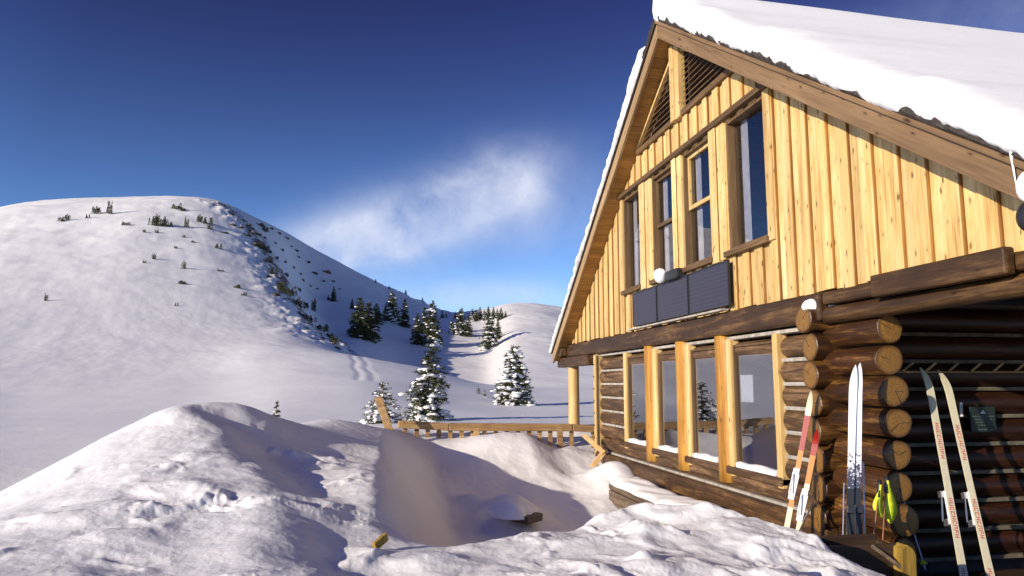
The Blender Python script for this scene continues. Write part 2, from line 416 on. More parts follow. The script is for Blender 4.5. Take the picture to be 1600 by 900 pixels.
DR = [18, 25, 40, 60, 80, 110, 150, 200, 260, 330, 420, 600]
TAB = {
    -1100: [690, 665, 640, 615, 600, 580, 560, 535, 510, 495, 500, 540],
    -600: [720, 690, 650, 615, 590, 560, 525, 480, 440, 420, 440, 500],
    -250: [735, 700, 658, 615, 580, 545, 500, 445, 395, 372, 385, 450],
    0:   [738, 704, 658, 612, 576, 546, 496, 428, 364, 320, 330, 420],
    110: [730, 696, 652, 606, 572, 542, 494, 426, 358, 311, 322, 410],
    215: [716, 686, 646, 600, 568, 538, 492, 424, 354, 307, 320, 400],
    300: [706, 678, 640, 596, 563, 536, 494, 430, 360, 311, 322, 400],
    360: [696, 670, 632, 590, 556, 534, 497, 440, 375, 328, 338, 410],
    400: [690, 665, 626, 583, 549, 533, 500, 450, 392, 350, 352, 420],
    430: [684, 660, 621, 580, 548, 532, 505, 458, 412, 375, 362, 430],
    460: [678, 658, 618, 577, 548, 535, 512, 476, 450, 425, 374, 440],
    490: [674, 657, 616, 576, 549, 541, 522, 512, 490, 445, 390, 450],
    520: [670, 656, 615, 576, 551, 548, 541, 530, 497, 452, 407, 455],
    560: [666, 655, 614, 578, 556, 562, 556, 532, 500, 463, 428, 470],
    600: [663, 655, 616, 582, 564, 580, 574, 548, 512, 476, 447, 480],
    650: [662, 656, 622, 588, 572, 598, 594, 568, 528, 490, 470, 495],
    700: [661, 656, 630, 598, 585, 606, 602, 574, 532, 500, 490, 505],
    760: [661, 656, 636, 608, 600, 613, 606, 576, 536, 503, 484, 505],
    800: [661, 656, 638, 614, 602, 606, 582, 550, 514, 488, 474, 500],
    840: [661, 656, 638, 617, 606, 606, 580, 548, 514, 489, 475, 500],
    900: [661, 656, 638, 619, 607, 604, 582, 552, 522, 498, 485, 500],
    1000: [661, 656, 638, 620, 608, 604, 585, 558, 528, 505, 492, 500],
    1300: [661, 658, 640, 622, 608, 600, 588, 565, 540, 520, 505, 505],
    1800: [665, 660, 645, 630, 615, 605, 595, 580, 560, 545, 530, 525],
}
def az_of(px, py=560):
    d = raydir(px, py)[0]; return math.atan2(d.x, d.y)
_az = []; _zt = []
for px in sorted(TAB):
    ys = TAB[px]; _az.append(az_of(px))
    row = []
    for dd, py in zip(DR, ys):
        d = raydir(px, py)[0]; row.append(EYE + dd * d.z / math.hypot(d.x, d.y))
    _zt.append(row)
_az = np.array(_az); _zt = np.array(_zt)
_zt = np.vstack([_zt[0] * 0 + np.linspace(0, 12, 12), _zt, _zt[-1], np.linspace(0, 12, 12)])
_az = np.concatenate([[_az[0] - .5], _az, [_az[-1] + .6, _az[-1] + 1.4]])
AZ = np.linspace(_az[0], _az[-1], 900); LD = np.linspace(math.log(14), math.log(900), 420)
_ld = np.log(DR)
def interp_hermite(x, xp, fp):
    xp = np.array(xp); m = np.gradient(fp, xp)
    # monotone limiter
    d = np.diff(fp) / np.diff(xp)
    for i in range(1, len(xp) - 1):
        m[i] = 0 if d[i - 1] * d[i] <= 0 else 2 * d[i - 1] * d[i] / (d[i - 1] + d[i])
    i = np.clip(np.searchsorted(xp, x) - 1, 0, len(xp) - 2); h = xp[i + 1] - xp[i]; t = np.clip((x - xp[i]) / h, 0, 1)
    return (2 * t**3 - 3 * t**2 + 1) * fp[i] + (t**3 - 2 * t**2 + t) * h * m[i] + (-2 * t**3 + 3 * t**2) * fp[i + 1] + (t**3 - t**2) * h * m[i + 1]
_tmp = np.array([interp_hermite(LD, _ld, r) for r in _zt])
GRID = np.array([interp_hermite(AZ, _az, _tmp[:, j]) for j in range(len(LD))]).T
GRID[:, LD > math.log(600)] = GRID[:, [np.searchsorted(LD, math.log(600)) - 1]]
def blur(G, n, ax):
    kx = np.arange(-3 * n, 3 * n + 1); kk = np.exp(-.5 * (kx / n) ** 2); kk /= kk.sum()
    P = np.pad(G, [(3 * n, 3 * n) if i == ax else (0, 0) for i in (0, 1)], mode='edge')
    return np.apply_along_axis(lambda v: np.convolve(v, kk, 'valid'), ax, P)
GRID = blur(blur(GRID, 3, 0), 4, 1)
def far_h(X, Y):
    d = np.hypot(X, Y); az = np.arctan2(X, Y)
    fi = np.clip((az - AZ[0]) / (AZ[1] - AZ[0]), 0, len(AZ) - 1.001); fj = np.clip((np.log(np.maximum(d, 1)) - LD[0]) / (LD[1] - LD[0]), 0, len(LD) - 1.001)
    i = fi.astype(int); j = fj.astype(int); u = fi - i; v = fj - j
    z = GRID[i, j] * (1 - u) * (1 - v) + GRID[i + 1, j] * u * (1 - v) + GRID[i, j + 1] * (1 - u) * v + GRID[i + 1, j + 1] * u * v
    return z
CP = [(at_y(px, py, Y)) for px, py, Y in (
    (0, 790, 7.4), (130, 716, 8.2), (250, 652, 9.0), (300, 637, 9.3), (345, 641, 9.4), (380, 632, 9.8), (430, 650, 10.3), (520, 655, 13), (600, 672, 14.3), (560, 660, 14.5),
    (602, 740, 7.6), (602, 800, 6.0), (604, 850, 5.1), (600, 710, 9.9), (605, 690, 12.3), (520, 740, 7.6), (470, 700, 9.5), (420, 690, 9.0), (350, 700, 8.0), (250, 720, 7.3), (300, 790, 5.8),
    (150, 790, 6.0), (420, 800, 5.6), (500, 850, 4.9), (100, 880, 4.6), (300, 880, 4.6), (550, 893, 4.5), (700, 866, 5.1), (800, 846, 5.3), (870, 826, 5.6), (950, 809, 5.9), (1000, 796, 6.0),
    (1060, 784, 6.1), (1100, 783, 6.0), (1160, 800, 5.7), (1215, 830, 5.3), (1260, 862, 4.9), (1310, 900, 4.5), (1000, 860, 4.8), (850, 880, 4.7), (1150, 860, 4.8))]
CP += [Vector(p) for p in ((-3, 2.5, .75), (-1, 2.5, .8), (0, 1.5, .6), (0, -1, .2), (3, 1, .5), (3, 2.5, .6), (-5, 1, .4), (-8, 8, -.5), (-6, 12, -.7), (-4.2, 11, .0), (-3.0, 13, .2), (-2, 16, .1), (-4, -4, 0), (4, -4, 0), (-5.2, 7.5, .0), (6, 2, .1), (6, 5, -.3), (0, 17, .7), (3, 17, .7), (8, 17, .4), (3, 12, .6), (3, 15, .6), (1.5, 10, .6), (-10, 0, 0), (-12, 10, -.9), (0, -10, 0), (10, -8, 0))]
CPa = np.array([tuple(p) for p in CP])
def _phi(r): return np.where(r > 1e-9, r * r * np.log(r + 1e-12), 0)
_n = len(CPa); _A = np.zeros((_n + 3, _n + 3)); _D = np.hypot(CPa[:, None, 0] - CPa[None, :, 0], CPa[:, None, 1] - CPa[None, :, 1])
_A[:_n, :_n] = _phi(_D) + np.eye(_n) * .02; _A[:_n, _n] = 1; _A[:_n, _n + 1:] = CPa[:, :2]; _A[_n, :_n] = 1; _A[_n + 1:, :_n] = CPa[:, :2].T
_W = np.linalg.solve(_A, np.concatenate([CPa[:, 2], [0, 0, 0]]))
def near_h(X, Y):
    z = _W[_n] + _W[_n + 1] * X + _W[_n + 2] * Y
    for i in range(_n): z = z + _W[i] * _phi(np.hypot(X - CPa[i, 0], Y - CPa[i, 1]))
    return np.clip(z, -1.2, 1.55)
def pit_floor(X, Y):
    f = np.interp(Y, [5, 8, 10, 11, 12, 13, 14, 15, 15.7, 17, 18], [-.42, -.42, -.38, -.32, -.20, -.04, .16, .38, .50, .68, .7])
    f = f + .27 * np.exp(-((X - 2.6) / 1.5) ** 2 - ((Y - 15.1) / .8) ** 2)       # sunlit hump under the rail
    f = f - .20 * sst(2.9, 3.7, X) * sst(13, 14.5, Y) * (1 - sst(16.3, 17.5, Y)) # path to the door along the post
    f = f + .22 * np.exp(-((X - .3) / .8) ** 2) * (1 - sst(13, 15, Y))           # drift against the buried wall
    f = f + .28 * np.exp(-((X - 4.2) / .5) ** 2 - ((Y - 13.2) / .8) ** 2)
    f = f + .30 * np.exp(-((X - 1.95) / .45) ** 2 - ((Y - 11.3) / .55) ** 2) + .16 * np.exp(-((X - 2.1) / .5) ** 2 - ((Y - 10.5) / .5) ** 2) - .16 * np.exp(-((X - 1.62) / .12) ** 2 - ((Y - 11.0) / .16) ** 2) + .18 * np.exp(-((X - 1.45) / .25) ** 2 - ((Y - 11.9) / .35) ** 2)
    f = f + .05 * fbm(X * .8 + 3, Y * .35, 3) + .07 * perlin(X * .9 - Y * .42, Y * .24 + 3) * sst(9, 11, Y) + .03 * np.abs(perlin(X * 1.9, Y * .9)) * sst(2.6, 3.2, X)
    return f
def H(X, Y):
    X = np.asarray(X, float); Y = np.asarray(Y, float); d = np.hypot(X, Y)
    zn = near_h(X, Y)
    wf = sst(13.5, 20, d + .0 * X)
    zf = far_h(X, Y)
    # snow texture
    zf = zf + .06 * fbm(X * .12, Y * .12, 3) * sst(15, 30, d) * (1 - sst(40, 90, d) * .4)
    amp = sst(120, 260, d); zf = zf + amp * (1.3 * fbm(X * .02, Y * .02, 5, .55)) + .10 * sst(40, 90, d) * fbm(X * .16 + Y * .05, Y * .05 - X * .02, 4, .55)
    spur = SPUR(X, Y)
    zf = zf + spur * (2.8 * np.abs(fbm(X * .09, Y * .05, 5, .55)))
    pk = np.exp(-((X / np.maximum(Y, 1) - .06) / .07) ** 2) * sst(310, 400, d) * (Y > 0)
    zf = zf + pk * 2.6 * np.abs(fbm(X * .055, Y * .03, 5, .6))
    z = zn * (1 - wf) + zf * wf
    z = z - .05 * np.exp(-(polydist(_trk, X, Y) / .28) ** 2) - .04 * np.exp(-(polydist(_trk + np.array([1.0, 0]), X, Y) / .3) ** 2)
    base = z
    ex = .05 + .0018 * np.maximum(Y - 5, 0) ** 2 + .05 * perlin(Y * 1.3, Y * 0 + .5)
    cy = np.interp(X, [0, .46, 1.31, 2.1, 2.8, 3.1, 3.5, 4.5, 12], [5.0, 5.15, 5.6, 6.1, 5.75, 4.9, 3.9, 3.2, 3])
    cy = cy + .12 * perlin(X * 2.1, Y * 0 + 4.2)
    pm = sst(-.14, .95, X - ex) * sst(0, 1.25, Y - cy) * (1 - sst(15.4, 17.2, Y)) * (1 - sst(12, 13, X))
    z = z * (1 - pm) + pit_floor(X, Y) * pm
    # little hollow where the two banks meet
    z = z - .07 * np.exp(-((X + .22) / .26) ** 2 - ((Y - 4.95) / .5) ** 2)
    z = z - .11 * VALLEY(X, Y) * (1 - pm) * (.30 + .70 * sst(5.6, 7.6, Y)) + .05 * VALLEY(X + .5, Y + .1) * (1 - pm)
    # surface crust and clods, on the banks only
    nb = (1 - sst(9, 13, d)) * (1 - pm)
    sm = .035 * fbm(X * .9, Y * .9, 3)
    z = z + nb * sm * 1.0
    rm = sst(.6, 1.7, X) * (1 - sst(6.3, 6.8, Y))
    patch = sst(-.22, .15, fbm(X * .8 + 5, Y * .8 + 2, 2)) * (1 - sst(7.0, 8.4, Y)) * sst(-2.9, -1.9, X + (Y - 5) * .25)
    patch2 = np.exp(-((X + 1.0) / 1.1) ** 2 - ((Y - 8.8) / .8) ** 2)
    m = np.clip(np.maximum(np.maximum(rm * .95, patch * .9), patch2 * .8), 0, 1) * (1 - pm) * (1 - sst(10, 12, d))
    wx = X + .22 * perlin(X * 2.1, Y * 2.1 + 7); wy = Y + .22 * perlin(X * 2.1 + 5, Y * 2.1)
    clus = sst(-.12, .35, fbm(X * 1.3 + 2, Y * 1.5 + 8, 2)); clus2 = sst(-.05, .4, perlin(X * 1.9 + 12, Y * 1.8))
    lump = .10 * perlin(wx * 1.5 + 9, wy * 1.5) + (.45 + .55 * clus) * (.105 + .03 * sst(.5, 1.5, X)) * np.maximum(perlin(wx * 3.4, wy * 3.2 + 3), -.04) + (.25 + .75 * clus) * .11 * np.maximum(perlin(wx * 6.3, wy * 5.8), 0) ** 1.4 + clus * clus2 * .035 * np.maximum(perlin(wx * 13, wy * 12), 0) ** 1.4 +   .010 * np.maximum(perlin(X * 27, Y * 25) - .05, 0) * (.4 + clus) + .006 * perlin(X * 43, Y * 41) * clus2
    z = z + m * lump
    z = z + (1 - sst(12, 16, d)) * .006 * fbm(X * 7, Y * 7, 3)
    # wind ripples on the pit slopes and field
    z = z + pm * .02 * fbm(X * 2.2, Y * 1.4, 3)
    # under the cabin the snow stays below the floor
    inside = sst(4.42, 4.6, X) * sst(2.8, 3.6, Y) * (1 - sst(15.1, 15.4, Y)) * (1 - sst(16, 17, X))
    z = z * (1 - inside) + (-.5) * inside
    return z
_vl = np.array([tuple(at_y(px, py, Y))[:2] for px, py, Y in ((352, 652, 9.3), (405, 668, 8.9), (440, 705, 8.1), (480, 745, 7.2), (520, 790, 6.2), (540, 840, 5.4), (548, 885, 4.7))])
def polydist(P, X, Y):
    best = np.full(np.shape(X), 1e9)
    for a, b in zip(P[:-1], P[1:]):
        ab = b - a; t = np.clip(((X - a[0]) * ab[0] + (Y - a[1]) * ab[1]) / (ab @ ab), 0, 1)
        best = np.minimum(best, np.hypot(X - a[0] - t * ab[0], Y - a[1] - t * ab[1]))
    return best
_trk = []
for px, dd in ((552, 80), (549, 74), (556, 68), (553, 63), (562, 57), (560, 50)):
    d = raydir(px, 580)[0]; s_ = dd / math.hypot(d.x, d.y); _trk.append((d.x * s_, d.y * s_))
_trk = np.array(_trk)
def VALLEY(X, Y): return np.exp(-(polydist(_vl, X + .12 * perlin(X * 1.7, Y * 1.7), Y) / .34) ** 2)
# rocky spur: polyline on the hill (world metres), width in metres
_sp = []
for px, py, dd in ((345, 350, 320), (400, 385, 285), (415, 415, 265), (435, 450, 235), (460, 480, 205), (490, 508, 178), (515, 532, 152), (532, 548, 135)):
    d = raydir(px, py)[0]; s_ = dd / math.hypot(d.x, d.y); _sp.append((d.x * s_, d.y * s_))
_sp = np.array(_sp)
def SPUR(X, Y):
    best = np.full(np.shape(X), 1e9)
    for a, b in zip(_sp[:-1], _sp[1:]):
        ab = b - a; t = np.clip(((X - a[0]) * ab[0] + (Y - a[1]) * ab[1]) / (ab @ ab), 0, 1)
        best = np.minimum(best, np.hypot(X - a[0] - t * ab[0], Y - a[1] - t * ab[1]))
    return np.exp(-(best / 8.5) ** 2)

def ground_at(px, py, dmin=8):
    """first point of the snow seen along a line of sight"""
    d = raydir(px, py)[0]; k_ = 1 / math.hypot(d.x, d.y)
    t = np.exp(np.linspace(math.log(dmin), math.log(650), 3000)); X = d.x * k_ * t; Y = d.y * k_ * t; Z = EYE + d.z * k_ * t
    h = H(X, Y); i = np.argmax(h >= Z)
    if h[i] < Z[i]: i = np.argmin(Z - h)
    return Vector((X[i], Y[i], h[i])), t[i]

# ------------------------------------------------------------------ ground sheet
azf = np.radians(np.linspace(-27.5, 48, 820)); azc1 = np.radians(np.linspace(48, 332.5, 200)[1:-1])
az = np.concatenate([azf, azc1])
rr = np.concatenate([[.01], np.linspace(.4, 3, 26), np.exp(np.arange(math.log(3.02), math.log(20), .0036)), np.exp(np.arange(math.log(20.05), math.log(620), .0062)), np.exp(np.linspace(math.log(640), math.log(9000), 26))])
A_, R_ = np.meshgrid(az, rr, indexing='ij'); XX = R_ * np.sin(A_); YY = R_ * np.cos(A_)
ZZ = H(XX, YY)
fl = sst(620, 2500, R_); ZZ = ZZ * (1 - fl) + (-60) * fl
na, nr = A_.shape
co = np.stack([XX, YY, ZZ], -1).reshape(-1, 3).astype(np.float32)
ii, jj = np.meshgrid(np.arange(na), np.arange(nr - 1), indexing='ij'); i2 = (ii + 1) % na
quads = np.stack([ii * nr + jj, i2 * nr + jj, i2 * nr + jj + 1, ii * nr + jj + 1], -1).reshape(-1, 4)[:, ::-1]
me = bpy.data.meshes.new('snow_ground'); me.vertices.add(len(co)); me.vertices.foreach_set('co', co.ravel())
me.loops.add(quads.size); me.loops.foreach_set('vertex_index', quads.ravel().astype(np.int32))
me.polygons.add(len(quads)); me.polygons.foreach_set('loop_start', np.arange(0, quads.size, 4, dtype=np.int32)); me.polygons.foreach_set('loop_total', np.full(len(quads), 4, np.int32))
me.polygons.foreach_set('use_smooth', np.ones(len(quads), bool))
sp = SPUR(co[:, 0], co[:, 1]); 
dd_ = np.hypot(co[:, 0], co[:, 1])
a = me.attributes.new('rocky', 'FLOAT', 'POINT'); a.data.foreach_set('value', sp.astype(np.float32))
me.update(calc_edges=True)
if me.polygons[1000].normal.z < 0: me.flip_normals()
ground = bpy.data.objects.new('snow_ground', me); COL.objects.link(ground); ground['kind'] = 'structure'
k = NT('snow_ground'); c = k.coord()
a1 = k.noise(c, .15, 5, .6); hb = k.noise(c, .45, 6, .62, .5); b = k.noise(c, 9, 6, .65); b0 = k.noise(c, 1.5, 5, .6); d_ = k.noise(c, 85, 4, .65)
col = k.ramp(a1, [(.3, (.80, .79, .785)), (.7, (.85, .84, .83))])
# bare rock and scrub standing out of the spur
atr = k.n('ShaderNodeAttribute', attribute_name='rocky'); rn = k.noise(c, .30, 8, .75)
rf = k.ramp(k.math('ADD', k.math('MULTIPLY', atr.outputs['Fac'], .27), k.math('MULTIPLY', rn, .72)), [(.60, (0, 0, 0)), (.64, (1, 1, 1))])
col = k.mix(rf, col, (.13, .115, .10))
k.l(col, k.b.inputs['Base Color']); k.b.inputs['Specular IOR Level'].default_value = .25
k.b.inputs['Roughness'].default_value = .6
nh = k.bump(hb, .12, .25); n0 = k.bump(b0, .22, .06, nh); n1 = k.bump(b, .32, .03, n0); n2 = k.bump(d_, .35, .005, n1); k.l(n2, k.b.inputs['Normal'])
vo = k.n('ShaderNodeTexVoronoi'); vo.inputs['Scale'].default_value = 16; k.l(c, vo.inputs['Vector'])
glm = k.math('LESS_THAN', vo.outputs['Distance'], .055)
k.l(k.math('SUBTRACT', .62, k.math('MULTIPLY', glm, .38)), k.b.inputs['Roughness'])
k.l(k.math('ADD', .25, k.math('MULTIPLY', glm, 1.2)), k.b.inputs['Specular IOR Level'])
me.materials.append(k.m)

# ================================================================== THE CABIN
RY, RZ0, SL = 10.46, 7.07, .66          # ridge position, rake bottom height at the ridge, slope
XF = 4.15                                # outer face of the rake boards
XW = 4.50                                # gable wall face
def rake(Y): return RZ0 - SL * abs(Y - RY)
cabin = thing('log_cabin', 'two storey log cabin with golden board gable, snow covered roof and dark log porch', 'cabin', (7.5, 10.5, 0))

UW = [(12.25, 13.20), (10.75, 11.70), (9.40, 10.38), (7.93, 8.94)]; UZ = (3.42, 5.17)
# boards: recessed layer, then proud battens
bo = MB(); ba = MB(); wa = MB()
pitch = .345; y = 4.15; edges = []
VZ = 5.78
def top_at(Y): return rake(Y) + .03
brk = []
yy = 17.35
n_ = 0
while yy > 4.0:
    brk.append((yy - pitch * random.uniform(.97, 1.03), yy)); yy = brk[-1][0]; n_ += 1
def strip(mb, x0, x1, ya, yb, bottom, mi=0):
    cuts = [ya, yb]
    for a, b in UW:
        for q in (a, b):
            if ya < q < yb: cuts.append(q)
    if ya < RY < yb: cuts.append(RY)
    cuts = sorted(cuts); rv = random.random()
    for p, q in zip(cuts[:-1], cuts[1:]):
        if q - p < .004: continue
        m = (p + q) / 2
        spans = [[bottom, None]]
        for a, b in UW:
            if a < m < b: spans = [[bottom, UZ[0]], [UZ[1], None]]
        for lo, hi in spans:
            def tz(Y):
                t = top_at(Y)
                vent = VZ if abs(m - RY) < (RZ0 - VZ) / SL - .05 else 99
                return min(t, vent) if hi is None else hi
            z0 = lo
            pts = []
            for x in (x0, x1):
                for Yq in (p, q):
                    pts.append((x, Yq, z0)); pts.append((x, Yq, max(z0 + .01, tz(Yq))))
            mb.hexa(pts, rv, mi)
for a, b in brk:
    strip(bo, XW, XW + .10, a, b, 2.655 + random.uniform(-.012, .012))
    wq = random.uniform(.15, .185); s0 = a + random.uniform(.0, .02)
    inw = any(u0 - .04 < s0 + wq / 2 < u1 + .04 for u0, u1 in UW)
    zb_ = 2.645 + random.uniform(-.015, .012); xo_ = XW - .030 - random.uniform(0, .006)
    strip(ba, xo_, XW - .001, s0, s0 + wq, zb_)
    strip(ba, xo_ + .008, XW - .0005, s0 - .015, s0 - .0005, zb_ + .004, 1)
bo.build('board_siding', M['pine'], cabin); ba.build('siding_battens', [M['pine_batten'], M['wane']], cabin, bevel=.004)

# upper windows
room_v = []
for i, (a, b) in enumerate(UW):
    fr_ = MB(); x0, x1 = XW - .045, XW + .13; t = .04
    fm = 'brown_z'
    fr_.box(x0 + .02, x1, a, a + t, UZ[0], UZ[1]); fr_.box(x0 + .02, x1, b - t, b, UZ[0], UZ[1])
    fr_.box(x0 + .02, x1, a + t, b - t, UZ[1] - t, UZ[1]); fr_.box(x0 + .02, x1, a + t, b - t, UZ[0], UZ[0] + t)
    W_ = fr_.build('window', M[fm], cabin, bevel=.004)
    g = MB(); ia, ib, iz0, iz1 = a + t, b - t, UZ[0] + t, UZ[1] - t
    g.box(XW + .075, XW + .083, ia, ib, iz0, iz1); g.build('pane', M['glass_upper'], W_)
    s = MB(); s.box(XW - .10, XW + .02, a - .05, b + .05, UZ[0] - .075, UZ[0] - .002); s.build('sill', M['brown_y'], W_, bevel=.006)
    if i in (1, 2):
        s = MB(); zc = (iz0 + iz1) / 2 + .03
        s.box(XW + .035, XW + .074, ia, ib, zc - .03, zc + .03)
        mat = M['trim_z'] if i == 2 else M['brown_z']
        s.box(XW + .035, XW + .074, ia, ia + .05, zc + .03, iz1 - .055); s.box(XW + .035, XW + .074, ib - .05, ib, zc + .03, iz1 - .055); s.box(XW + .035, XW + .074, ia, ib, iz1 - .055, iz1)
        s.build('sash', mat, W_, bevel=.003)
    cu = MB()
    nseg = 14; yc0, yc1 = (ib - .27, ib - .12)
    vs = []; 
    for q in range(nseg + 1):
        Yq = yc0 + (yc1 - yc0) * q / nseg; xq = XW + .13 + .018 * math.sin(q * 1.7)
        vs += [(xq, Yq, UZ[0] + .02), (xq, Yq, UZ[1] - .02)]
    fs = [(2 * q, 2 * q + 2, 2 * q + 3, 2 * q + 1) for q in range(nseg)]
    cu.add(vs, fs, smooth=True); cu.build('curtain', M['curtain'], W_)
# trims between the upper windows: boards with battens, plus the long brown head
for a, b in ((11.72, 12.23), (10.40, 10.73), (8.96, 9.38)):
    m = a + (b - a) * .52
    for q in ((XW - .055, XW + .02, a, m - .01, UZ[0] - .10 + random.uniform(-.02, .02), UZ[1] + .02), (XW - .075, XW + .02, m, b, UZ[0] - .10 + random.uniform(-.03, .01), UZ[1] + .02)):
        f = MB(); f.box(*q); f.build('window_trim', M['pine'], cabin, bevel=.006)
    f = MB(); f.box(XW - .066, XW + .01, m - .0095, m - .0005, UZ[0] - .09, UZ[1] + .019); f.build('window_trim', M['wane'], cabin)
for q in ((XW - .06, XW + .02, 7.76, 7.91, UZ[0] - .06, UZ[1] + .02), (XW - .05, XW + .02, 13.22, 13.36, UZ[0] - .06, UZ[1] + .02)):
    f = MB(); f.box(*q); f.build('window_trim', M['pine'], cabin, bevel=.006)
hd = MB(); hd.box(XW - .11, XW - .002, 7.70, 13.42, UZ[1] + .022, UZ[1] + .10); hd.build('window_head', M['brown_y'], cabin, bevel=.006)

# louvred vents in the peak
vr = MB(); 
hw = (RZ0 - VZ) / SL
vr.box(XW - .075, XW + .02, RY - hw + .1, RY + hw - .1, VZ - .02, VZ + .07); vr.build('vent_rail', M['brown_y'], cabin, bevel=.005)
kp = MB(); kp.box(XW - .10, XW + .02, RY - .17, RY - .015, VZ - .03, RZ0 - .12); kp.box(XW - .12, XW + .02, RY - .012, RY + .13, VZ - .03, RZ0 - .10); kp.build('king_post', M['pine'], cabin, bevel=.008)
for sg in (-1, 1):
    lv = MB()
    z = VZ + .11
    while z < RZ0 - .3:
        ext = (RZ0 - z) / SL - .10
        y0, y1 = sorted((RY + sg * .2, RY + sg * ext))
        if y1 - y0 > .05:
            lv.hexa([(XW - .045, y0, z - .045), (XW - .045, y0, z - .030), (XW - .045, y1, z - .045), (XW - .045, y1, z - .030), (XW + .05, y0, z + .035), (XW + .05, y0, z + .05), (XW + .05, y1, z + .035), (XW + .05, y1, z + .05)])
        z += .088
    v = lv.build('gable_vent', M['brown_y'], cabin)
    tb = MB(); e = hw - .08
    tb.bar((XW - .03, RY + sg * .22, RZ0 - .25), (XW - .03, RY + sg * e, VZ + .10), .05, .07, up=(1, 0, 0)); tb.build('vent_frame', M['trim_z'], v, bevel=.004)
vb = MB(); vb.add([(XW + .09, RY - hw, VZ), (XW + .09, RY + hw, VZ), (XW + .09, RY, RZ0)], [(0, 1, 2)]); vb.build('vent_backing', M['dark_room'], cabin)

# beams under the siding
be = MB(); be.box(4.40, 4.72, 6.9, 12.2, 2.34, 2.635); be.box(4.43, 4.72, 4.2, 6.895, 2.50, 2.63); be.box(4.385, 4.72, 12.21, 17.75, 2.33, 2.62)
be.build('wall_beam', M['beam_y'], cabin, bevel=.03)
be = MB(); be.box(4.33, 4.425, 4.50, 5.98, 2.47, 2.672); be.build('porch_beam', M['beam_y'], cabin, bevel=.02)
be = MB(); be.cyl((4.52, 3.9, 2.40), (4.52, 7.0, 2.40), .085, n=20, seg=10, wob=.03); be.build('porch_log_beam', [M['beam_y'], M['log_end']], cabin)
be = MB(); be.box(4.30, 4.52, 15.3, 17.95, 2.10, 2.32); be.box(4.22, 4.38, 17.3, 17.98, 2.36, 2.55); be.build('eave_beam', M['beam_y'], cabin, bevel=.02)
sl = MB(); sl.box(4.30, 4.40, 8.9, 12.6, 2.64, 2.665); sl.build('ledge', M['chink'], cabin)

# gable-side log wall, lower storey
LWN = [(12.28, 13.22), (10.90, 11.70), (9.52, 10.36), (8.00, 9.02)]; LZ = (.66, 2.20)
def log_y(mb, y0, y1, z, r=.142, x=4.63): mb.cyl((x, y0, z), (x, y1, z), r, n=22, seg=max(2, int((y1 - y0) * 5)), wob=.018, capmi=1, squash=.93)
for kq in range(6):
    z = 1.835 - .27 * kq
    if z > .6:
        for (a, b) in ((13.40, 15.02), (7.15, 7.86)):
            lg = MB(); log_y(lg, a, b, z); lg.build('wall_log', [M['log_y'], M['log_end']], cabin)
    else:
        lg = MB(); log_y(lg, 7.15, 15.02, z); lg.build('wall_log', [M['log_y'], M['log_end']], cabin)
lg = MB(); log_y(lg, 7.15, 15.05, 2.12, .125); lg.build('header_log', [M['log_y'], M['log_end']], cabin)
lg = MB(); lg.box(4.45, 4.7, 7.87, 13.4, .55, .655); lg.build('sill_log', M['log_y'], cabin, bevel=.02)
ch = MB()
for kq in range(7):
    z = 1.97 - .27 * kq
    if z > .66:
        ch.box(4.525, 4.66, 13.38, 15.03, z - .022, z + .022); ch.box(4.525, 4.66, 7.2, 7.88, z - .022, z + .022)
    elif z > .5: pass
    else: ch.box(4.49, 4.66, 7.2, 15.03, z - .016, z + .02)
ch.box(4.50, 4.66, 7.2, 15.03, 2.27, 2.315)
ch.build('chinking', M['chink'], cabin, bevel=.01)
bb = MB(); bb.box(4.40, 4.72, 7.0, 15.1, .03, .335); bb.build('base_beam', M['beam_y'], cabin, bevel=.03)
bb = MB(); bb.box(4.50, 4.8, 7.0, 15.1, -.6, .028); bb.build('foundation', M['dark_wood'], cabin)
cb = MB(); cb.box(4.44, 4.60, 15.055, 15.13, .02, 2.32); cb.box(4.40, 4.439, 15.02, 15.14, .10, 2.30); cb.build('corner_board', M['trim_z'], cabin, bevel=.008)
for kq in range(8):
    ng = MB(); ng.cyl((4.385, 15.09, .35 + .25 * kq), (4.401, 15.09, .35 + .25 * kq), .017, n=10); ng.build('nail_head', M['black'], cabin)
for i, (a, b) in enumerate(LWN):
    fr_ = MB(); t = .028; x0, x1 = XW - .005, XW + .12
    fr_.box(x0, x1, a, a + t, LZ[0], LZ[1]); fr_.box(x0, x1, b - t, b, LZ[0], LZ[1]); fr_.box(x0, x1, a + t, b - t, LZ[1] - t, LZ[1]); fr_.box(x0, x1, a + t, b - t, LZ[0], LZ[0] + t)
    W_ = fr_.build('window', M['brown_z'], cabin, bevel=.004)
    g = MB(); g.box(XW + .03, XW + .038, a + t, b - t, LZ[0] + t, LZ[1] - t); g.build('pane', M['glass'], W_)
    s = MB(); L_ = b - a; npt = 9
    vs = []
    for q in range(npt + 1):
        Yq = a + .03 + (L_ - .06) * q / npt; hgt = .05 + .01 * math.sin(q * 1.1 + i)
        vs += [(XW - .03, Yq, LZ[0] - .005), (XW - .035, Yq, LZ[0] + hgt), (XW + .027, Yq, LZ[0] + hgt + .012), (XW + .027, Yq, LZ[0] - .005)]
    fs = []
    for q in range(npt):
        for e in range(4): fs.append((4 * q + e, 4 * q + (e + 1) % 4, 4 * q + 4 + (e + 1) % 4, 4 * q + 4 + e))
    fs += [(3, 2, 1, 0), tuple(4 * npt + e for e in range(4))]
    s.add(vs, fs); s.build('sill_snow', M['snow_soft'], W_)
    for Yq in (a + .16, b - .16):
        pass
for a, b in ((11.72, 11.86), (10.38, 10.50), (9.04, 9.16), (7.87, 7.98), (13.24, 13.38)):
    f = MB(); f.box(XW - .035, XW + .1, a, b, .53, 2.28); f.build('window_casing', M['trim_z'], cabin, bevel=.01)
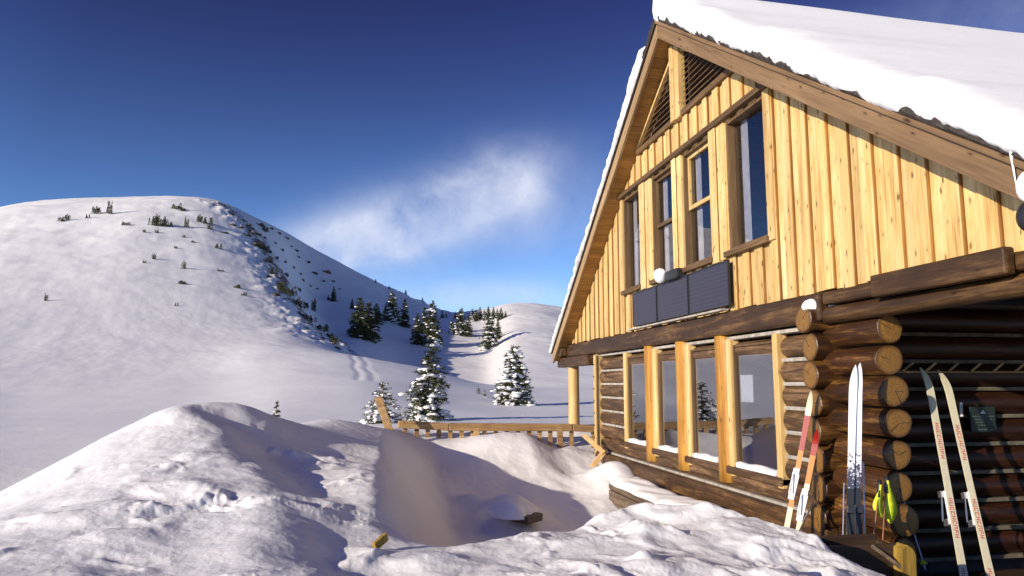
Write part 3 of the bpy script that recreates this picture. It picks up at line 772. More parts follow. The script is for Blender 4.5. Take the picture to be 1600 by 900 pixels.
for a, b in ((11.87, 12.26), (10.52, 10.88), (9.18, 9.50)):
    ps = MB(); n = 12; vs = []; 
    yc = (a + b) / 2; hwid = (b - a) / 2
    for zi in range(9):
        z = .43 + (2.46 - .43) * zi / 8
        for q in range(n + 1):
            an = math.pi * q / n
            vs.append((XW + .06 - (.13 * math.sin(an) ** .6) * (1 + .03 * math.sin(z * 5 + q)), yc - hwid * math.cos(an) * (1 + .02 * math.sin(z * 4)), z))
    fs = [(zi * (n + 1) + q, zi * (n + 1) + q + 1, (zi + 1) * (n + 1) + q + 1, (zi + 1) * (n + 1) + q) for zi in range(8) for q in range(n)]
    fs += [tuple(range(n, -1, -1)), tuple(8 * (n + 1) + q for q in range(n + 1))]
    ps.add(vs, fs, rnd=random.random(), smooth=True); ps.build('window_post', M['amber'], cabin)

# front (porch) log wall with its crossed log ends
for kq in range(9):
    z = 2.37 - .288 * kq
    lg = MB(); r = .150 if kq == 0 else .140 + random.uniform(-.006, .006)
    x0 = 4.41 + random.uniform(-.025, .02) - (.05 if kq == 0 else 0)
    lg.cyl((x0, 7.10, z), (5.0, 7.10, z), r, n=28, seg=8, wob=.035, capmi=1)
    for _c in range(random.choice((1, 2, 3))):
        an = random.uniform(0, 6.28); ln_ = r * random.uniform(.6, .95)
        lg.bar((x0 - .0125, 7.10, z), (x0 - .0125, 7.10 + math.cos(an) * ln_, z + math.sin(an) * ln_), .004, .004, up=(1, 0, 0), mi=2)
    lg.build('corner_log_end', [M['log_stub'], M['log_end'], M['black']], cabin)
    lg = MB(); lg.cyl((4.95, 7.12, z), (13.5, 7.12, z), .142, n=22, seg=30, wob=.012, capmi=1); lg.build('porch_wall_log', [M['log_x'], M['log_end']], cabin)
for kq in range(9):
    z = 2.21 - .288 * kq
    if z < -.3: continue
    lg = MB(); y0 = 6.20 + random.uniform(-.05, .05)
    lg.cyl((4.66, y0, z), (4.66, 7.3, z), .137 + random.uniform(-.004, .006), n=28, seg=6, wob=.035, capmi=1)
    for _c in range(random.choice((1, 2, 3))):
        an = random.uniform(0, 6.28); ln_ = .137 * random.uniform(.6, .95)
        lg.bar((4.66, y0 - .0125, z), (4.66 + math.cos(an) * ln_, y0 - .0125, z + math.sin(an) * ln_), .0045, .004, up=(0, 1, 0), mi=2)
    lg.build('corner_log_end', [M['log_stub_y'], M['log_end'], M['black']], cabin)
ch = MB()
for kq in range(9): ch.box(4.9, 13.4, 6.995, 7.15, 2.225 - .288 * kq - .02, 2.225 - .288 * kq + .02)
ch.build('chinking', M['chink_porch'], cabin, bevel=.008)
# carved zigzag strip high on the porch wall
zz = MB(); zz.box(5.3, 9.1, 6.964, 6.99, 1.815, 1.835)
x = 5.35; 
while x < 9:
    zz.bar((x, 6.955, 1.83), (x + .13, 6.955, 1.92), .02, .02); x += .27
zz.build('carved_trim', M['rail'], cabin)
# porch floor, ceiling, room shell
pf = MB(); pf.box(4.4, 13.5, 3.2, 6.97, -.34, -.20); pf.build('porch_floor', M['dark_wood'], cabin)
pc = MB()
xx = 4.73
while xx < 13.4: pc.box(xx, xx + .19, 3.7, 6.95, 2.60, 2.64); xx += .195
pc.build('porch_ceiling', M['dark_wood'], cabin)
sh = MB()
sh.box(4.8, 13.4, 7.3, 15.0, -.1, -.02); sh.box(13.3, 13.4, 3.6, 17.2, -.02, 2.5); sh.box(4.75, 13.3, 7.25, 17.2, 2.52, 2.58)
sh.box(4.8, 13.3, 14.92, 15.0, -.02, 2.5); sh.box(4.8, 13.3, 7.25, 7.33, -.02, 2.5)
sh.box(9.5, 9.6, 6.0, 15.4, 2.7, 4.4); sh.box(9.5, 9.6, 7.5, 13.6, 4.4, 5.8)
sh.build('room_lining', M['dark_room'], cabin)
bw = MB(); bw.add([(13.35, 3.6, 2.5), (13.35, 17.5, 2.5), (13.35, RY, 7.1)], [(0, 1, 2)]); bw.build('back_gable', M['pine'], cabin)

# roof
XB = 13.6; EL, ER = 17.85, 3.25
rf = MB()
for sg, E_ in ((1, EL), (-1, ER)):
    pts = []
    for x in (XF + .01, XB):
        for Yq in (RY, E_):
            pts += [(x, Yq, rake(Yq) + .13), (x, Yq, rake(Yq) + .27)]
    if sg < 0: pts = [pts[i] for i in (2, 3, 0, 1, 6, 7, 4, 5)]
    rf.hexa(pts)
roof = rf.build('roof', M['roofing'], cabin)
sf = MB()
for sg, E_ in ((1, EL), (-1, ER)):
    yq = RY
    while abs(yq - RY) < abs(E_ - RY) - .05:
        y2 = yq + sg * .16
        a, b = sorted((yq, y2 - sg * .006))
        pts = []
        for x in (XF + .05, XB - .05):
            for q in (a, b): pts += [(x, q, rake(q) + .035), (x, q, rake(q) + .128)]
        sf.hexa(pts); yq = y2
sf.build('soffit', M['soffit'], roof)
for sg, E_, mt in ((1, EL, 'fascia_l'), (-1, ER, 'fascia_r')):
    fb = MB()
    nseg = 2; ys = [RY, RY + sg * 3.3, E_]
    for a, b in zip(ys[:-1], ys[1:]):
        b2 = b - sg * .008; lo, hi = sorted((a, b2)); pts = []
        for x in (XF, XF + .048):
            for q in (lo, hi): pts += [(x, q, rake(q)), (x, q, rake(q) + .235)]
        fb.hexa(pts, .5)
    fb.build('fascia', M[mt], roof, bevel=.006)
    fb = MB()
    lo, hi = sorted((RY, E_)); pts = []
    for x in (XF - .035, XF + .04):
        for q in (lo, hi): pts += [(x, q, rake(q) + .238), (x, q, rake(q) + .292)]
    fb.hexa(pts, .5); fb.build('drip_board', M[mt] if sg < 0 else M['roofing'], roof, bevel=.005)
# split roofing felt and dirt clods lifting at the rake edge
rg = MB(); ysr = np.arange(ER, EL, .04)
big = .25 + .9 * np.clip(fbm(ysr * .9 + 1.3, ysr * 0 + 4.4, 2) * 2, 0, 1) + .9 * np.exp(-((ysr - 9.55) / .16) ** 2) + .8 * np.exp(-((ysr - 8.95) / .2) ** 2) + .5 * np.exp(-((ysr - 5.0) / .5) ** 2) + .4 * np.exp(-((ysr - 6.8) / .35) ** 2)
big = np.where(ysr > RY + .9, .25, big)
hh = .02 + .10 * big * (1 + .9 * fbm(ysr * 6, ysr * 0 + 1.1, 4, .7)); oo = .03 * fbm(ysr * 5, ysr * 0 + 7.1, 4, .7)
vs = []
for yq, h_, o_ in zip(ysr, hh, oo):
    zb = rake(yq) + .294
    vs += [(XF - .02, yq, zb), (XF - .045 + o_, yq, zb + h_ * .4), (XF - .02 + o_, yq, zb + h_), (XF + .09, yq, zb + h_ * .9), (XF + .09, yq, zb)]
n = len(ysr)
rg.add(vs, [(5 * i + e, 5 * i + (e + 1) % 5, 5 * i + 5 + (e + 1) % 5, 5 * i + 5 + e) for i in range(n - 1) for e in range(5)] + [(4, 3, 2, 1, 0), tuple(5 * (n - 1) + e for e in range(5))])
rg.build('felt_edge', M['roofing'], roof, smooth=False)

# snow blanket on the roof
ysn = np.arange(ER - .05, EL + .05, .035)
prof = [(.12, 0.0), (.02, .005), (-.045, .06), (-.075, .13), (-.07, .21), (-.045, .27), (-.01, .32), (.05, .355), (.13, .375), (.25, .385), (.4, .385)] + [(x, .385) for x in np.linspace(.6, XB - XF + .1, 40)]
SV = np.zeros((len(ysn), len(prof), 3))
for i, Yq in enumerate(ysn):
    left = Yq > RY
    base = rake(Yq) + .262
    # rounded ridge
    rd = abs(Yq - RY); base -= .06 * math.exp(-(rd / .35) ** 2)
    th = (1.0 if not left else .36)
    tt = np.array([Yq])
    n1 = float(fbm(tt * .9, tt * 0 + 2.2, 3)[0]); n2 = float(fbm(tt * 5, tt * 0 + 8.2, 3)[0]); n3 = float(perlin(tt * .6 + 3, tt * 0)[0])
    ths = 1 + .30 * n1
    if left:
        th *= float(np.interp(Yq, [RY, RY + .5, RY + 1.3, 12.4, EL], [2.6, 1.3, 1.5, .9, .8]))
    else:
        th *= float(np.interp(Yq, [ER, 5.5, 8, RY - .3, RY], [.85, 1.0, 1.0, 1.05, 1.05]))
    xi = (.04 * n1 + .03 * n2)
    if left: xi += float(np.interp(Yq, [RY, RY + .06, RY + .5, RY + .6, EL], [.0, .22, .2, -.02, -.01]))
    und = max(0, n3 + .05) * .2 + max(0, n2) * .07 if not left else 0
    for j, (px_, hz) in enumerate(prof):
        fade = math.exp(-max(px_, 0) / .4)
        x = XF + px_ + xi * fade
        h = hz * th * (1 + (ths - 1) * math.exp(-max(px_, 0) / 1.0))
        if hz < .1: h += und * (1 - hz / .1)
        if px_ > .3: h += .05 * float(perlin(np.array([x * .35]), tt * .5)[0])
        h += .26 * min(1, hz / .3) * math.exp(-(rd / 1.5) ** 2) * (1 if not left or rd < .06 else .5) * math.exp(-max(px_, 0) / 4)
        SV[i, j] = (x, Yq, base + h)
# clumpy face
XFq = SV[:, :10, :]
nf = fbm(XFq[..., 1] * 3.4, XFq[..., 2] * 5.0 + 3, 5, .62)
SV[:, :10, 0] -= .075 * nf * np.linspace(.4, 1, 10)[None, :] * np.where(ysn > RY, .35, 1)[:, None]
SV[:, :10, 2] += .02 * fbm(XFq[..., 1] * 7.0, XFq[..., 2] * 9.0, 3)
np_ = len(prof)
fs = []
for i in range(len(ysn) - 1):
    for j in range(np_ - 1): fs.append((i * np_ + j, i * np_ + j + 1, (i + 1) * np_ + j + 1, (i + 1) * np_ + j))
b0 = len(ysn) * np_
snv = MB(); snv.add([tuple(v) for v in SV.reshape(-1, 3)] + [(XB, y_, rake(y_) + .275) for y_ in ysn], fs, smooth=True)
snv.add([tuple(SV[0, j]) for j in range(np_)], [tuple(range(np_))]); snv.add([tuple(SV[-1, j]) for j in range(np_)], [tuple(range(np_ - 1, -1, -1))])
o = snv.build('roof_snow', M['snow_soft'], None, loc=(XF, RY, RZ0 + .3))
tag(o, 'thick white snow blanket lying on the cabin roof with a crumbling edge', 'snow')
ic = MB(); p = at_x(1579, 236, XF - .03)
ic.cyl(p, p + Vector((.0, -.02, -.24)), .012, .003, n=8, seg=4, wob=.05); o = ic.build('icicle', M['snow_soft'], None, loc=tuple(p)); tag(o, 'thin icicle hanging from the right roof edge in front of the fascia', 'icicle')

# round post of the far porch
pp = MB(); pp.cyl((4.50, 17.15, -.1), (4.50, 17.15, 2.10), .135, .128, n=24, seg=8, wob=.008)
pp.build('porch_post', M['post'], cabin)

# snow caps
lc = MB(); lc.blob((4.62, 7.06, 2.50), .30, .17, .11, 3, .12, 3, flat=-.35)
lc.build('snow_cap', M['snow_soft'], cabin)

# solar panels
for i, (a, b) in enumerate(((11.38, 12.53), (10.12, 11.35), (8.83, 10.09))):
    y0, y1 = a, b
    r = thing('solar_panel', ['leftmost of the three dark solar panels, under the snow capped lamp', 'middle one of the three dark solar panels below the upper windows', 'rightmost and nearest of the three dark solar panels below the upper windows'][i], 'solar panel', (4.40, (y0 + y1) / 2, 2.72), 'solar panels in a row under the upper windows')
    f = MB(); x0, x1 = 4.375, 4.41
    f.box(x0, x1, y0, y0 + .014, 2.70, 3.29); f.box(x0, x1, y1 - .014, y1, 2.70, 3.29); f.box(x0, x1, y0 + .014, y1 - .014, 3.275, 3.29); f.box(x0, x1, y0 + .014, y1 - .014, 2.70, 2.715)
    f.box(4.411, 4.47, y0 + .1, y0 + .14, 2.74, 3.25); f.box(4.411, 4.47, y1 - .14, y1 - .1, 2.74, 3.25)
    f.build('frame', M['black'], r)
    g = MB(); g.box(4.382, 4.405, y0 + .0145, y1 - .0145, 2.7155, 3.2745); g.build('cell_sheet', M['panel'], r)
# lamp with a ball of snow
r = thing('flood_lamp', 'dark flood lamp under the second upper window carrying a ball of snow', 'lamp', (4.36, 11.1, 3.4))
p = at_x(1050, 428, 4.36)
f = MB(); f.box(4.30, 4.46, p.y - .30, p.y + .16, p.z - .10, p.z + .05); f.build('housing', M['black'], r, bevel=.02)
f = MB(); f.bar((4.44, p.y, p.z - .1), (4.52, p.y, p.z + .15), .03, .03); f.build('bracket', M['black'], r)
p2 = at_x(1031, 431, 4.30)
f = MB(); f.blob(p2, .10, .15, .11, 1.4, .18, 3); o = f.build('snow_ball', M['snow_soft'], None, loc=tuple(p2)); tag(o, 'round lump of snow sitting on the flood lamp above the solar panels', 'snow')
# lamp at the right edge
r = thing('wall_lamp', 'black dome lamp at the right end of the gable boards', 'lamp', (4.2, 4.5, 3.0))
p = at_x(1612, 338, 4.2)
f = MB(); f.blob(p, .08, .10, .11, .3, .03, 3); f.build('dome', M['black'], r)
f = MB(); f.bar(p + Vector((0, 0, .02)), p + Vector((.3, 0, .06)), .03, .03); f.build('bracket', M['black'], r)
f = MB(); q = at_x(1610, 291, 4.15); f.blob(q, .07, .09, .115, 5, .08, 3); o = f.build('snow_ball', M['snow_soft'], None, loc=tuple(q)); tag(o, 'round lump of snow on the black dome lamp at the right roof end', 'snow')

# furniture seen through the big lower window
r = thing('chair', 'wooden chair standing inside behind the nearest lower window', 'chair', (5.3, 8.9, 0))
f = MB(); f.box(5.15, 5.55, 8.7, 9.1, .43, .47); f.build('seat', M['trim_z'], r)
f = MB(); f.bar((5.52, 8.72, .47), (5.62, 8.70, 1.35), .04, .06); f.bar((5.52, 9.08, .47), (5.62, 9.1, 1.35), .04, .06); f.box(5.585, 5.615, 8.74, 9.06, 1.05, 1.3); f.build('backrest', M['trim_z'], r)
for (x, y) in ((5.18, 8.73), (5.52, 8.73), (5.18, 9.07), (5.52, 9.07)):
    f = MB(); f.box(x - .02, x + .02, y - .02, y + .02, -.02, .43); f.build('leg', M['trim_z'], r)
r = MB(); p = at_x(1180, 607, 4.66); r.box(4.545, 4.55, p.y - .16, p.y + .16, p.z - .17, p.z + .17)
o = r.build('notice_paper', M['paper'], None, loc=tuple(p)); tag(o, 'pale printed sheet taped inside the nearest lower window', 'notice')

# ================================================================== deck fence
rail_y = 15.65
fence = thing('deck_fence', 'low wooden deck fence with a snow buried row of pickets', 'fence', (2.2, rail_y, .4))
pL = at_y(622, 664, rail_y); pM = at_y(700, 667, rail_y + .0); pR = at_y(893, 668, rail_y); pE = at_y(945, 671, rail_y)
f = MB(); f.bar(pL + Vector((0, -.05, .02)), pM, .17, .15); f.build('handrail', M['rail'], fence, bevel=.015)
f = MB(); f.bar(pM + Vector((.01, 0, 0)), pR, .17, .155); f.build('handrail', M['rail'], fence, bevel=.015)
f = MB(); f.bar(pR + Vector((.01, 0, 0)), pE, .17, .15); f.build('handrail', M['rail'], fence, bevel=.015)
x = pL.x + .14
while x < pE.x:
    if abs(x - 4.32) > .1:
        f = MB(); zt = .80; f.box(x - .045, x + .045, rail_y + .0 + random.uniform(-.012, .012), rail_y + .04, -.1, zt - .01); f.build('picket', M['rail'], fence, bevel=.005)
    x += .235 + random.uniform(-.01, .01)
for xq in (3.78, 2.0):
    f = MB(); f.box(xq - .06, xq + .06, rail_y - .09, rail_y - .005, -.2, .79); f.build('fence_post', M['rail'], fence, bevel=.01)
a, b = at_y(591, 621, 15.2), at_y(614, 690, 14.9)
f = MB(); f.bar(b + (b - a) * .25, a, .15, .07, up=(0, 1, 0)); o = f.build('leaning_board', M['rail'], None, bevel=.01, loc=tuple(b)); tag(o, 'tilted board sticking up out of the snow at the left end of the deck fence', 'board')
a, b = at_y(912, 680, 14.7), at_y(944, 708, 14.2)
f = MB(); f.bar(a, b, .09, .04, up=(0, 1, 0)); o = f.build('leaning_board', M['post'], None, bevel=.006, loc=tuple(b)); tag(o, 'short pale board leaning on the far cabin corner beside the round post', 'board')
a, b = at_y(946, 703, 14.4), at_y(925, 730, 14.4)
f = MB(); f.bar(a, b, .10, .05, up=(0, 1, 0)); o = f.build('leaning_board', M['post'], None, bevel=.006, loc=tuple(b)); tag(o, 'stub of board poking out of the snow at the foot of the far cabin corner', 'board')

# snow covered bench along the wall
bench = thing('bench', 'low dark timber bench along the cabin wall, thick snow on its top', 'bench', (3.95, 10.8, -.3))
pa = at_x(957, 750, 3.80)
y1, zt = 12.0, .10
f = MB(); f.box(3.72, 4.18, 8.6, y1, zt - .10, zt); f.build('seat', M['plank'], bench, bevel=.012)
f = MB(); f.box(3.70, 3.80, 8.62, y1 - .06, zt - .34, zt - .105); f.build('side_board', M['plank'], bench, bevel=.01)
for yq in (8.7, y1 - .10):
    f = MB(); f.box(3.72, 4.16, yq - .06, yq + .06, -.6, zt - .105); f.build('leg', M['plank'], bench, bevel=.01)
f = MB(); xs = np.linspace(3.68, 4.24, 12); ysq = np.linspace(8.5, y1 - .06, 60); G = []
for i, yq in enumerate(ysq):
    for j, xq in enumerate(xs):
        e = min(1, min(j, 11 - j) / 2.2) ** .5 if j not in (0, 11) else 0
        e2 = min(1, (len(ysq) - 1 - i) / 3) ** .5
        G.append((xq + .02 * math.sin(yq * 7 + j), yq, zt + .002 + (.085 + .03 * math.sin(yq * 2.3) + .012 * math.sin(yq * 9 + xq * 14)) * e * e2))
fs = [(i * 12 + j, i * 12 + j + 1, (i + 1) * 12 + j + 1, (i + 1) * 12 + j) for i in range(59) for j in range(11)]
f.add(G, fs, smooth=True); f.add([(3.68, 8.5, zt + .002), (4.24, 8.5, zt + .002), (4.24, y1 - .06, zt + .002), (3.68, y1 - .06, zt + .002)], [(0, 1, 2, 3)])
o = f.build('bench_snow', M['snow_soft'], None, loc=(3.95, 10.5, zt)); tag(o, 'long white strip of snow lying on the bench by the cabin wall', 'snow')

# buried table edge in the hollow, and the board end in the left bank
c0 = at_y(826, 812, 10.1)
tb = thing('buried_table', 'dark corner of a snow buried table in the shaded hollow', 'table', tuple(c0))
f = MB(); f.bar((c0.x - .10, 10.3, c0.z + .02), (c0.x + .10, 10.12, c0.z), .4, .10); f.build('tabletop', M['plank'], tb, bevel=.01)
f = MB(); f.blob((c0.x - .16, 10.42, c0.z + .03), .34, .42, .19, 2.2, .16, 4, flat=-.05); o = f.build('table_snow', M['snow_soft'], None, loc=(c0.x, 10.5, c0.z)); tag(o, 'rounded heap of snow on the buried table in the hollow', 'snow')
a, b = at_y(581, 858, 5.05), at_y(604, 838, 5.15)
f = MB(); f.bar(a + (b - a) * .15, b, .055, .03, up=(0, 1, .3)); o = f.build('board_end', M['curb'], None, bevel=.006, loc=tuple(a)); tag(o, 'short yellowish board end poking out of the near snow bank beside the hollow', 'board')

# ================================================================== skis, poles, box, sign
def ski(L, wd, mats, zones, flip=1, name='ski'):
    """running surface in the local XZ plane, tip at +Z curling towards +Y*flip; returns builder function"""
    n = 46; mb = MB(); t = .011
    prof_ = []
    for i in range(n + 1):
        u = i / n; z = L * u
        wq = wd * (1 - .18 * math.sin(math.pi * min(1, u / .9)))
        if u > .90: wq *= max(.04, math.cos((u - .90) / .10 * math.pi / 2) ** .62)
        if u < .02: wq *= .8
        cur = flip * (.09 * ((u - .86) / .14) ** 2 if u > .86 else 0)
        prof_.append((z, wq, cur, u))
    vs = []
    for z, wq, cu, u in prof_: vs += [(-wq / 2, cu - t / 2, z), (wq / 2, cu - t / 2, z), (wq / 2, cu + t / 2, z), (-wq / 2, cu + t / 2, z)]
    for i in range(n):
        u = (i + .5) / n; mi = 0
        for z0, z1, m_ in zones:
            if z0 <= u < z1: mi = m_
        for e in range(4): mb.add([vs[4 * i + e], vs[4 * i + (e + 1) % 4], vs[4 * i + 4 + (e + 1) % 4], vs[4 * i + 4 + e]], [(0, 1, 2, 3)], mi)
    mb.add(vs[:4], [(3, 2, 1, 0)]); mb.add(vs[-4:], [(0, 1, 2, 3)])
    return mb
def frame_matrix(bottom, top, face):
    z = (Vector(top) - Vector(bottom)).normalized(); y = Vector(face); y = (y - z * y.dot(z)).normalized(); x = y.cross(z)
    return Matrix((x, y, z)).transposed().to_4x4() , (Vector(top) - Vector(bottom)).length
def place(mb, R4, origin):
    q = MB(); q.f = mb.f; q.mi = mb.mi; q.r = mb.r; q.q = mb.q; q.smooth = mb.smooth
    q.v = [tuple(R4 @ Vector(v) + Vector(origin)) for v in mb.v]; return q
def make_ski(label, bottom, top, face, wd, mats, zones, flip, group, binding=None, text=None, blotch=None):
    R4, L = frame_matrix(bottom, top, face)
    r = thing('ski', label, 'ski', tuple(bottom), group)
    place(ski(L, wd, mats, zones, flip), R4, bottom).build('ski_blade', mats, r)
    if binding:
        u, side, mat, mat2 = binding
        bz = MB(); h = side
        bz.box(-wd * .42, wd * .42, *sorted((h * .007, h * .03)), L * u - .14, L * u + .16)
        place(bz, R4, bottom).build('binding_plate', M[mat], r, bevel=.003)
        bz = MB(); bz.box(-wd * (.5 if h > 0 else .75), wd * (.5 if h > 0 else .75), *sorted((h * .031, h * .075)), L * u + .10, L * u + .16); bz.bar((-wd * .5, h * .05, L * u + .12), (-wd * .45, h * .10, L * u - .10), .012, .012); bz.bar((wd * .5, h * .05, L * u + .12), (wd * .45, h * .10, L * u - .10), .012, .012)
        place(bz, R4, bottom).build('toe_piece', M[mat2], r, bevel=.003)
        bz = MB(); bz.box(-wd * .5, wd * .5, *sorted((h * .031, h * .09)), L * u - .15, L * u - .09)
        place(bz, R4, bottom).build('heel_piece', M[mat2], r, bevel=.003)
    if text:
        for (u0, u1, body) in text:
            q = MB(); n_l = 9; rl = random.Random(len(body)); st_ = L * (u1 - u0) / n_l; w2 = wd * .24
            for li in range(n_l):
                z1 = L * u1 - li * st_; z0 = z1 - st_ * .78; tk = st_ * .2
                def bar_(xa, xb, za, zb): q.box(xa, xb, .0059, .0068, za, zb, .5)
                bar_(-w2, w2, z1 - tk, z1)
                for c_ in rl.sample(((-w2, -w2 * .6, z0, z1 - tk), (w2 * .6, w2, z0, z1 - tk), (-w2, w2, z0, z0 + tk), (-w2 * .2, w2 * .2, z0, z1 - tk)), 2): bar_(*c_)
            place(q, R4, bottom).build('lettering', M['redtext'], r)
    return r
TXT = -1
# white and black pair on the log ends; topsheets face the camera
bA = []
fcam = Vector((-.45, -1, 0))
zonesA = [(0, .49, 1), (.49, .56, 0)]
# mottled white-to-black topsheet
k = NT('ski_topsheet'); c = k.coord('Object'); s3 = k.n('ShaderNodeSeparateXYZ'); k.l(c, s3.inputs[0])
nn1 = k.noise(c, 34, 4, .7); 
fz = k.math('ADD', k.math('MULTIPLY', k.math('SUBTRACT', nn1, .5), 1.6), k.math('DIVIDE', k.math('SUBTRACT', 1.46, s3.outputs['Z']), .8))
k.l(k.mix(k.ramp(fz, [(.45, (0, 0, 0)), (.62, (1, 1, 1))]), (.80, .80, .83), (.06, .06, .085)), k.b.inputs['Base Color']); k.b.inputs['Roughness'].default_value = .3
M['topsheet'] = k.m
tA1, tA2 = at_y(1334, 573, 6.02), at_y(1339.5, 570, 6.02)
b1, b2 = at_y(1326, 935, 5.72), at_y(1340, 935, 5.72)
tA1 = at_y(1333.5, 574, 6.02); tA2 = at_y(1340.5, 571, 6.02)
b1 = at_y(1324.5, 940, 5.70); b2 = at_y(1339.5, 940, 5.70)
make_ski('left one of the upright white tipped skis with black lower half on the log corner', b1, tA1, fcam, .066, [M['topsheet'], M['black']], [(0, .46, 1)], 1, 'white tipped skis upright on the log corner', (.30, 1, 'black', 'black'))
make_ski('right one of the upright white tipped skis with black lower half on the log corner', b2, tA2, fcam, .070, [M['topsheet'], M['black']], [(0, .46, 1)], 1, 'white tipped skis upright on the log corner', (.30, 1, 'black', 'black'))
# cream pair with red lettering; running bases face the camera
fB = Vector((-.1, -1, 0))
grpB = 'cream skis leaning on the dark porch wall'
txt = [(.56, .72, 'ROSSIGNOL'), (.24, .40, 'ROSSIGNOL'), (-.02, .13, 'ROSSIGNOL')]
for (tx, ty, bx, by, lab) in ((1446, 568, 1507, 905, 'left cream ski with red lettering leaning on the dark porch wall'), (1474, 572, 1549, 905, 'right cream ski with red lettering nearer the green sign on the porch wall')):
    top = at_y(tx, ty, 6.62); bot = at_y(bx, by, 5.85)
    bot = bot + (bot - top) * .10
    make_ski(lab, bot, top, fB, .078, [M['cream']], [], -1, grpB, (.36, -1, 'white_p', 'steel'), txt)
# red and orange pair left of the corner
grpC = 'red and orange skis leaning left of the log corner'
fC = Vector((-.8, -1, .1))
for (tx, ty, xt, bx, by, xb, lab, zon) in (
        (1269, 612, 4.34, 1228, 832, 3.98, 'outer red and orange ski with pale lower half leaning left of the log corner', [(.29, .35, 2), (0, .40, 1), (.40, .62, 2), (.62, .84, 3), (.84, 1.01, 1)]),
        (1278, 672, 4.30, 1243, 852, 3.98, 'inner short red and pale ski close against the log corner', [(.30, .34, 3), (0, .58, 1), (.58, .80, 2), (.80, 1.01, 3)])):
    top = at_x(tx, ty, xt); bot = at_x(bx, by, xb); bot = bot + (bot - top) * .15
    z2 = [(0, 1.01, zon[1][2])] + [zon[1]] + [zon[0]] + zon[2:]
    make_ski(lab, bot, top, fC, .058, [M['white_p'], M['cream'], M['orange'], M['red']], z2, 1, grpC, (.42, 1, 'white_p', 'white_p'))

def pole(label, bottom, top, mat, r_=.007, grip='black', basket=None, strap=None, group=None, lean=None):
    r = thing('ski_pole', label, 'ski pole', tuple(bottom), group)
    b = Vector(bottom); t = Vector(top); d = (t - b).normalized()
    f = MB(); f.cyl(b, t, r_ * .8, r_, n=10, seg=1); f.build('shaft', M[mat], r)
    if grip:
        f = MB(); f.cyl(t - d * .01, t + d * .12, .015, .017, n=12, seg=4, wob=.05); f.cyl(t + d * .115, t + d * .135, .022, .016, n=12); f.build('grip', M[grip], r)
    if basket:
        f = MB(); bp = b + d * .05; f.cyl(bp, bp + d * .03, .035, .012, n=14); f.build('basket', M[basket], r)
    if strap:
        for (off, wd_, ln) in strap:
            f = MB(); n = 14; vs = []
            s0 = t + d * .10
            for q in range(n + 1):
                u = q / n; bulge = math.sin(math.pi * u ** 1.6) 
                cx = s0 + Vector((off * bulge * .6, -.012, 0)) - Vector((0, 0, ln)) * u
                hw_ = .010 + wd_ * bulge
                for e in (-1, 1):
                    vs.append(cx + Vector((hw_ * e, -.01 * bulge, 0)))
                for e in (1, -1):
                    vs.append(cx + Vector((hw_ * e, -.01 * bulge - .012, 0)))
            fs = []
            for q in range(n):
                for e in range(4): fs.append((4 * q + e, 4 * q + (e + 1) % 4, 4 * q + 4 + (e + 1) % 4, 4 * q + 4 + e))
            fs += [(3, 2, 1, 0), tuple(4 * n + e for e in range(4))]
            f.add(vs, fs, smooth=True); f.build('strap', M['yellow'], r)
    return r
gp = 'ski poles around the log corner'
pole('thin silver ski pole just right of the white skis', at_y(1352, 900, 5.72), at_y(1349, 722, 5.95), 'steel', grip=None, group=gp)
pole('thin silver ski pole just left of the white skis', at_y(1316, 900, 5.72), at_y(1319, 755, 5.95), 'steel', grip=None, group=gp)
pole('short silver ski pole leaning beside the orange skis', at_y(1240, 850, 6.5), at_y(1270, 785, 6.85), 'steel', .010, grip=None, group=gp)
pole('pale blue ski pole with a yellow basket leaning on the porch wall', at_y(1446, 890, 6.2), at_y(1413, 785, 6.5), 'bluewhite', .008, grip=None, basket='yellow', group=gp)
pole('copper ski pole with the wide neon yellow strap, in front of the log ends', at_y(1377, 880, 5.75), at_y(1384, 768, 5.90), 'shaft', .007, strap=[(.0, .052, .36)], group=gp)
pole('copper ski pole with the narrow neon yellow strap, next to the silver pole', at_y(1361, 880, 5.75), at_y(1372, 775, 5.86), 'shaft', .007, strap=[(-.08, .034, .27)], group=gp)

# dark wooden box at the lower right
bx = thing('wooden_box', 'dark snow wet wooden box in front of the log corner', 'box', (3.9, 5.2, -.2))
ztop = at_y(1340, 850, 5.35).z
xl = at_y(1245, 850, 5.35).x; xr = at_y(1408, 850, 5.35).x
f = MB(); f.box(xl, xr, 5.30, 5.35, -.35, ztop); f.build('side_board', M['dark_wood'], bx, bevel=.01)
f = MB(); f.box(xl, xr - .02, 5.60, 5.65, -.35, ztop + .01); f.build('side_board', M['dark_wood'], bx, bevel=.01)
f = MB(); f.box(xl, xl + .05, 5.355, 5.595, -.35, ztop); f.build('end_board', M['dark_wood'], bx, bevel=.01)
f = MB(); f.box(xr - .052, xr, 5.355, 5.595, -.35, ztop - .03); f.build('end_board', M['dark_wood'], bx, bevel=.01)
f = MB(); f.bar((at_y(1362, 853, 5.29)), (at_y(1408, 887, 5.22)), .025, .03, up=(0, 1, 0)); f.build('brace', M['plank'], bx)
pq = [at_y(px, py, 5.2) for px, py in ((1410, 905), (1410, 858), (1419, 852), (1427, 858), (1432, 868), (1433, 905))]
f = MB(); f.add([tuple(v) for v in pq] + [(v.x, v.y + .12, v.z) for v in pq], [(5, 4, 3, 2, 1, 0), (6, 7, 8, 9, 10, 11)] + [(i, (i + 1) % 6, 6 + (i + 1) % 6, 6 + i) for i in range(6)], rnd=.4); f.build('yellow_end', M['curb'], bx, bevel=.004)
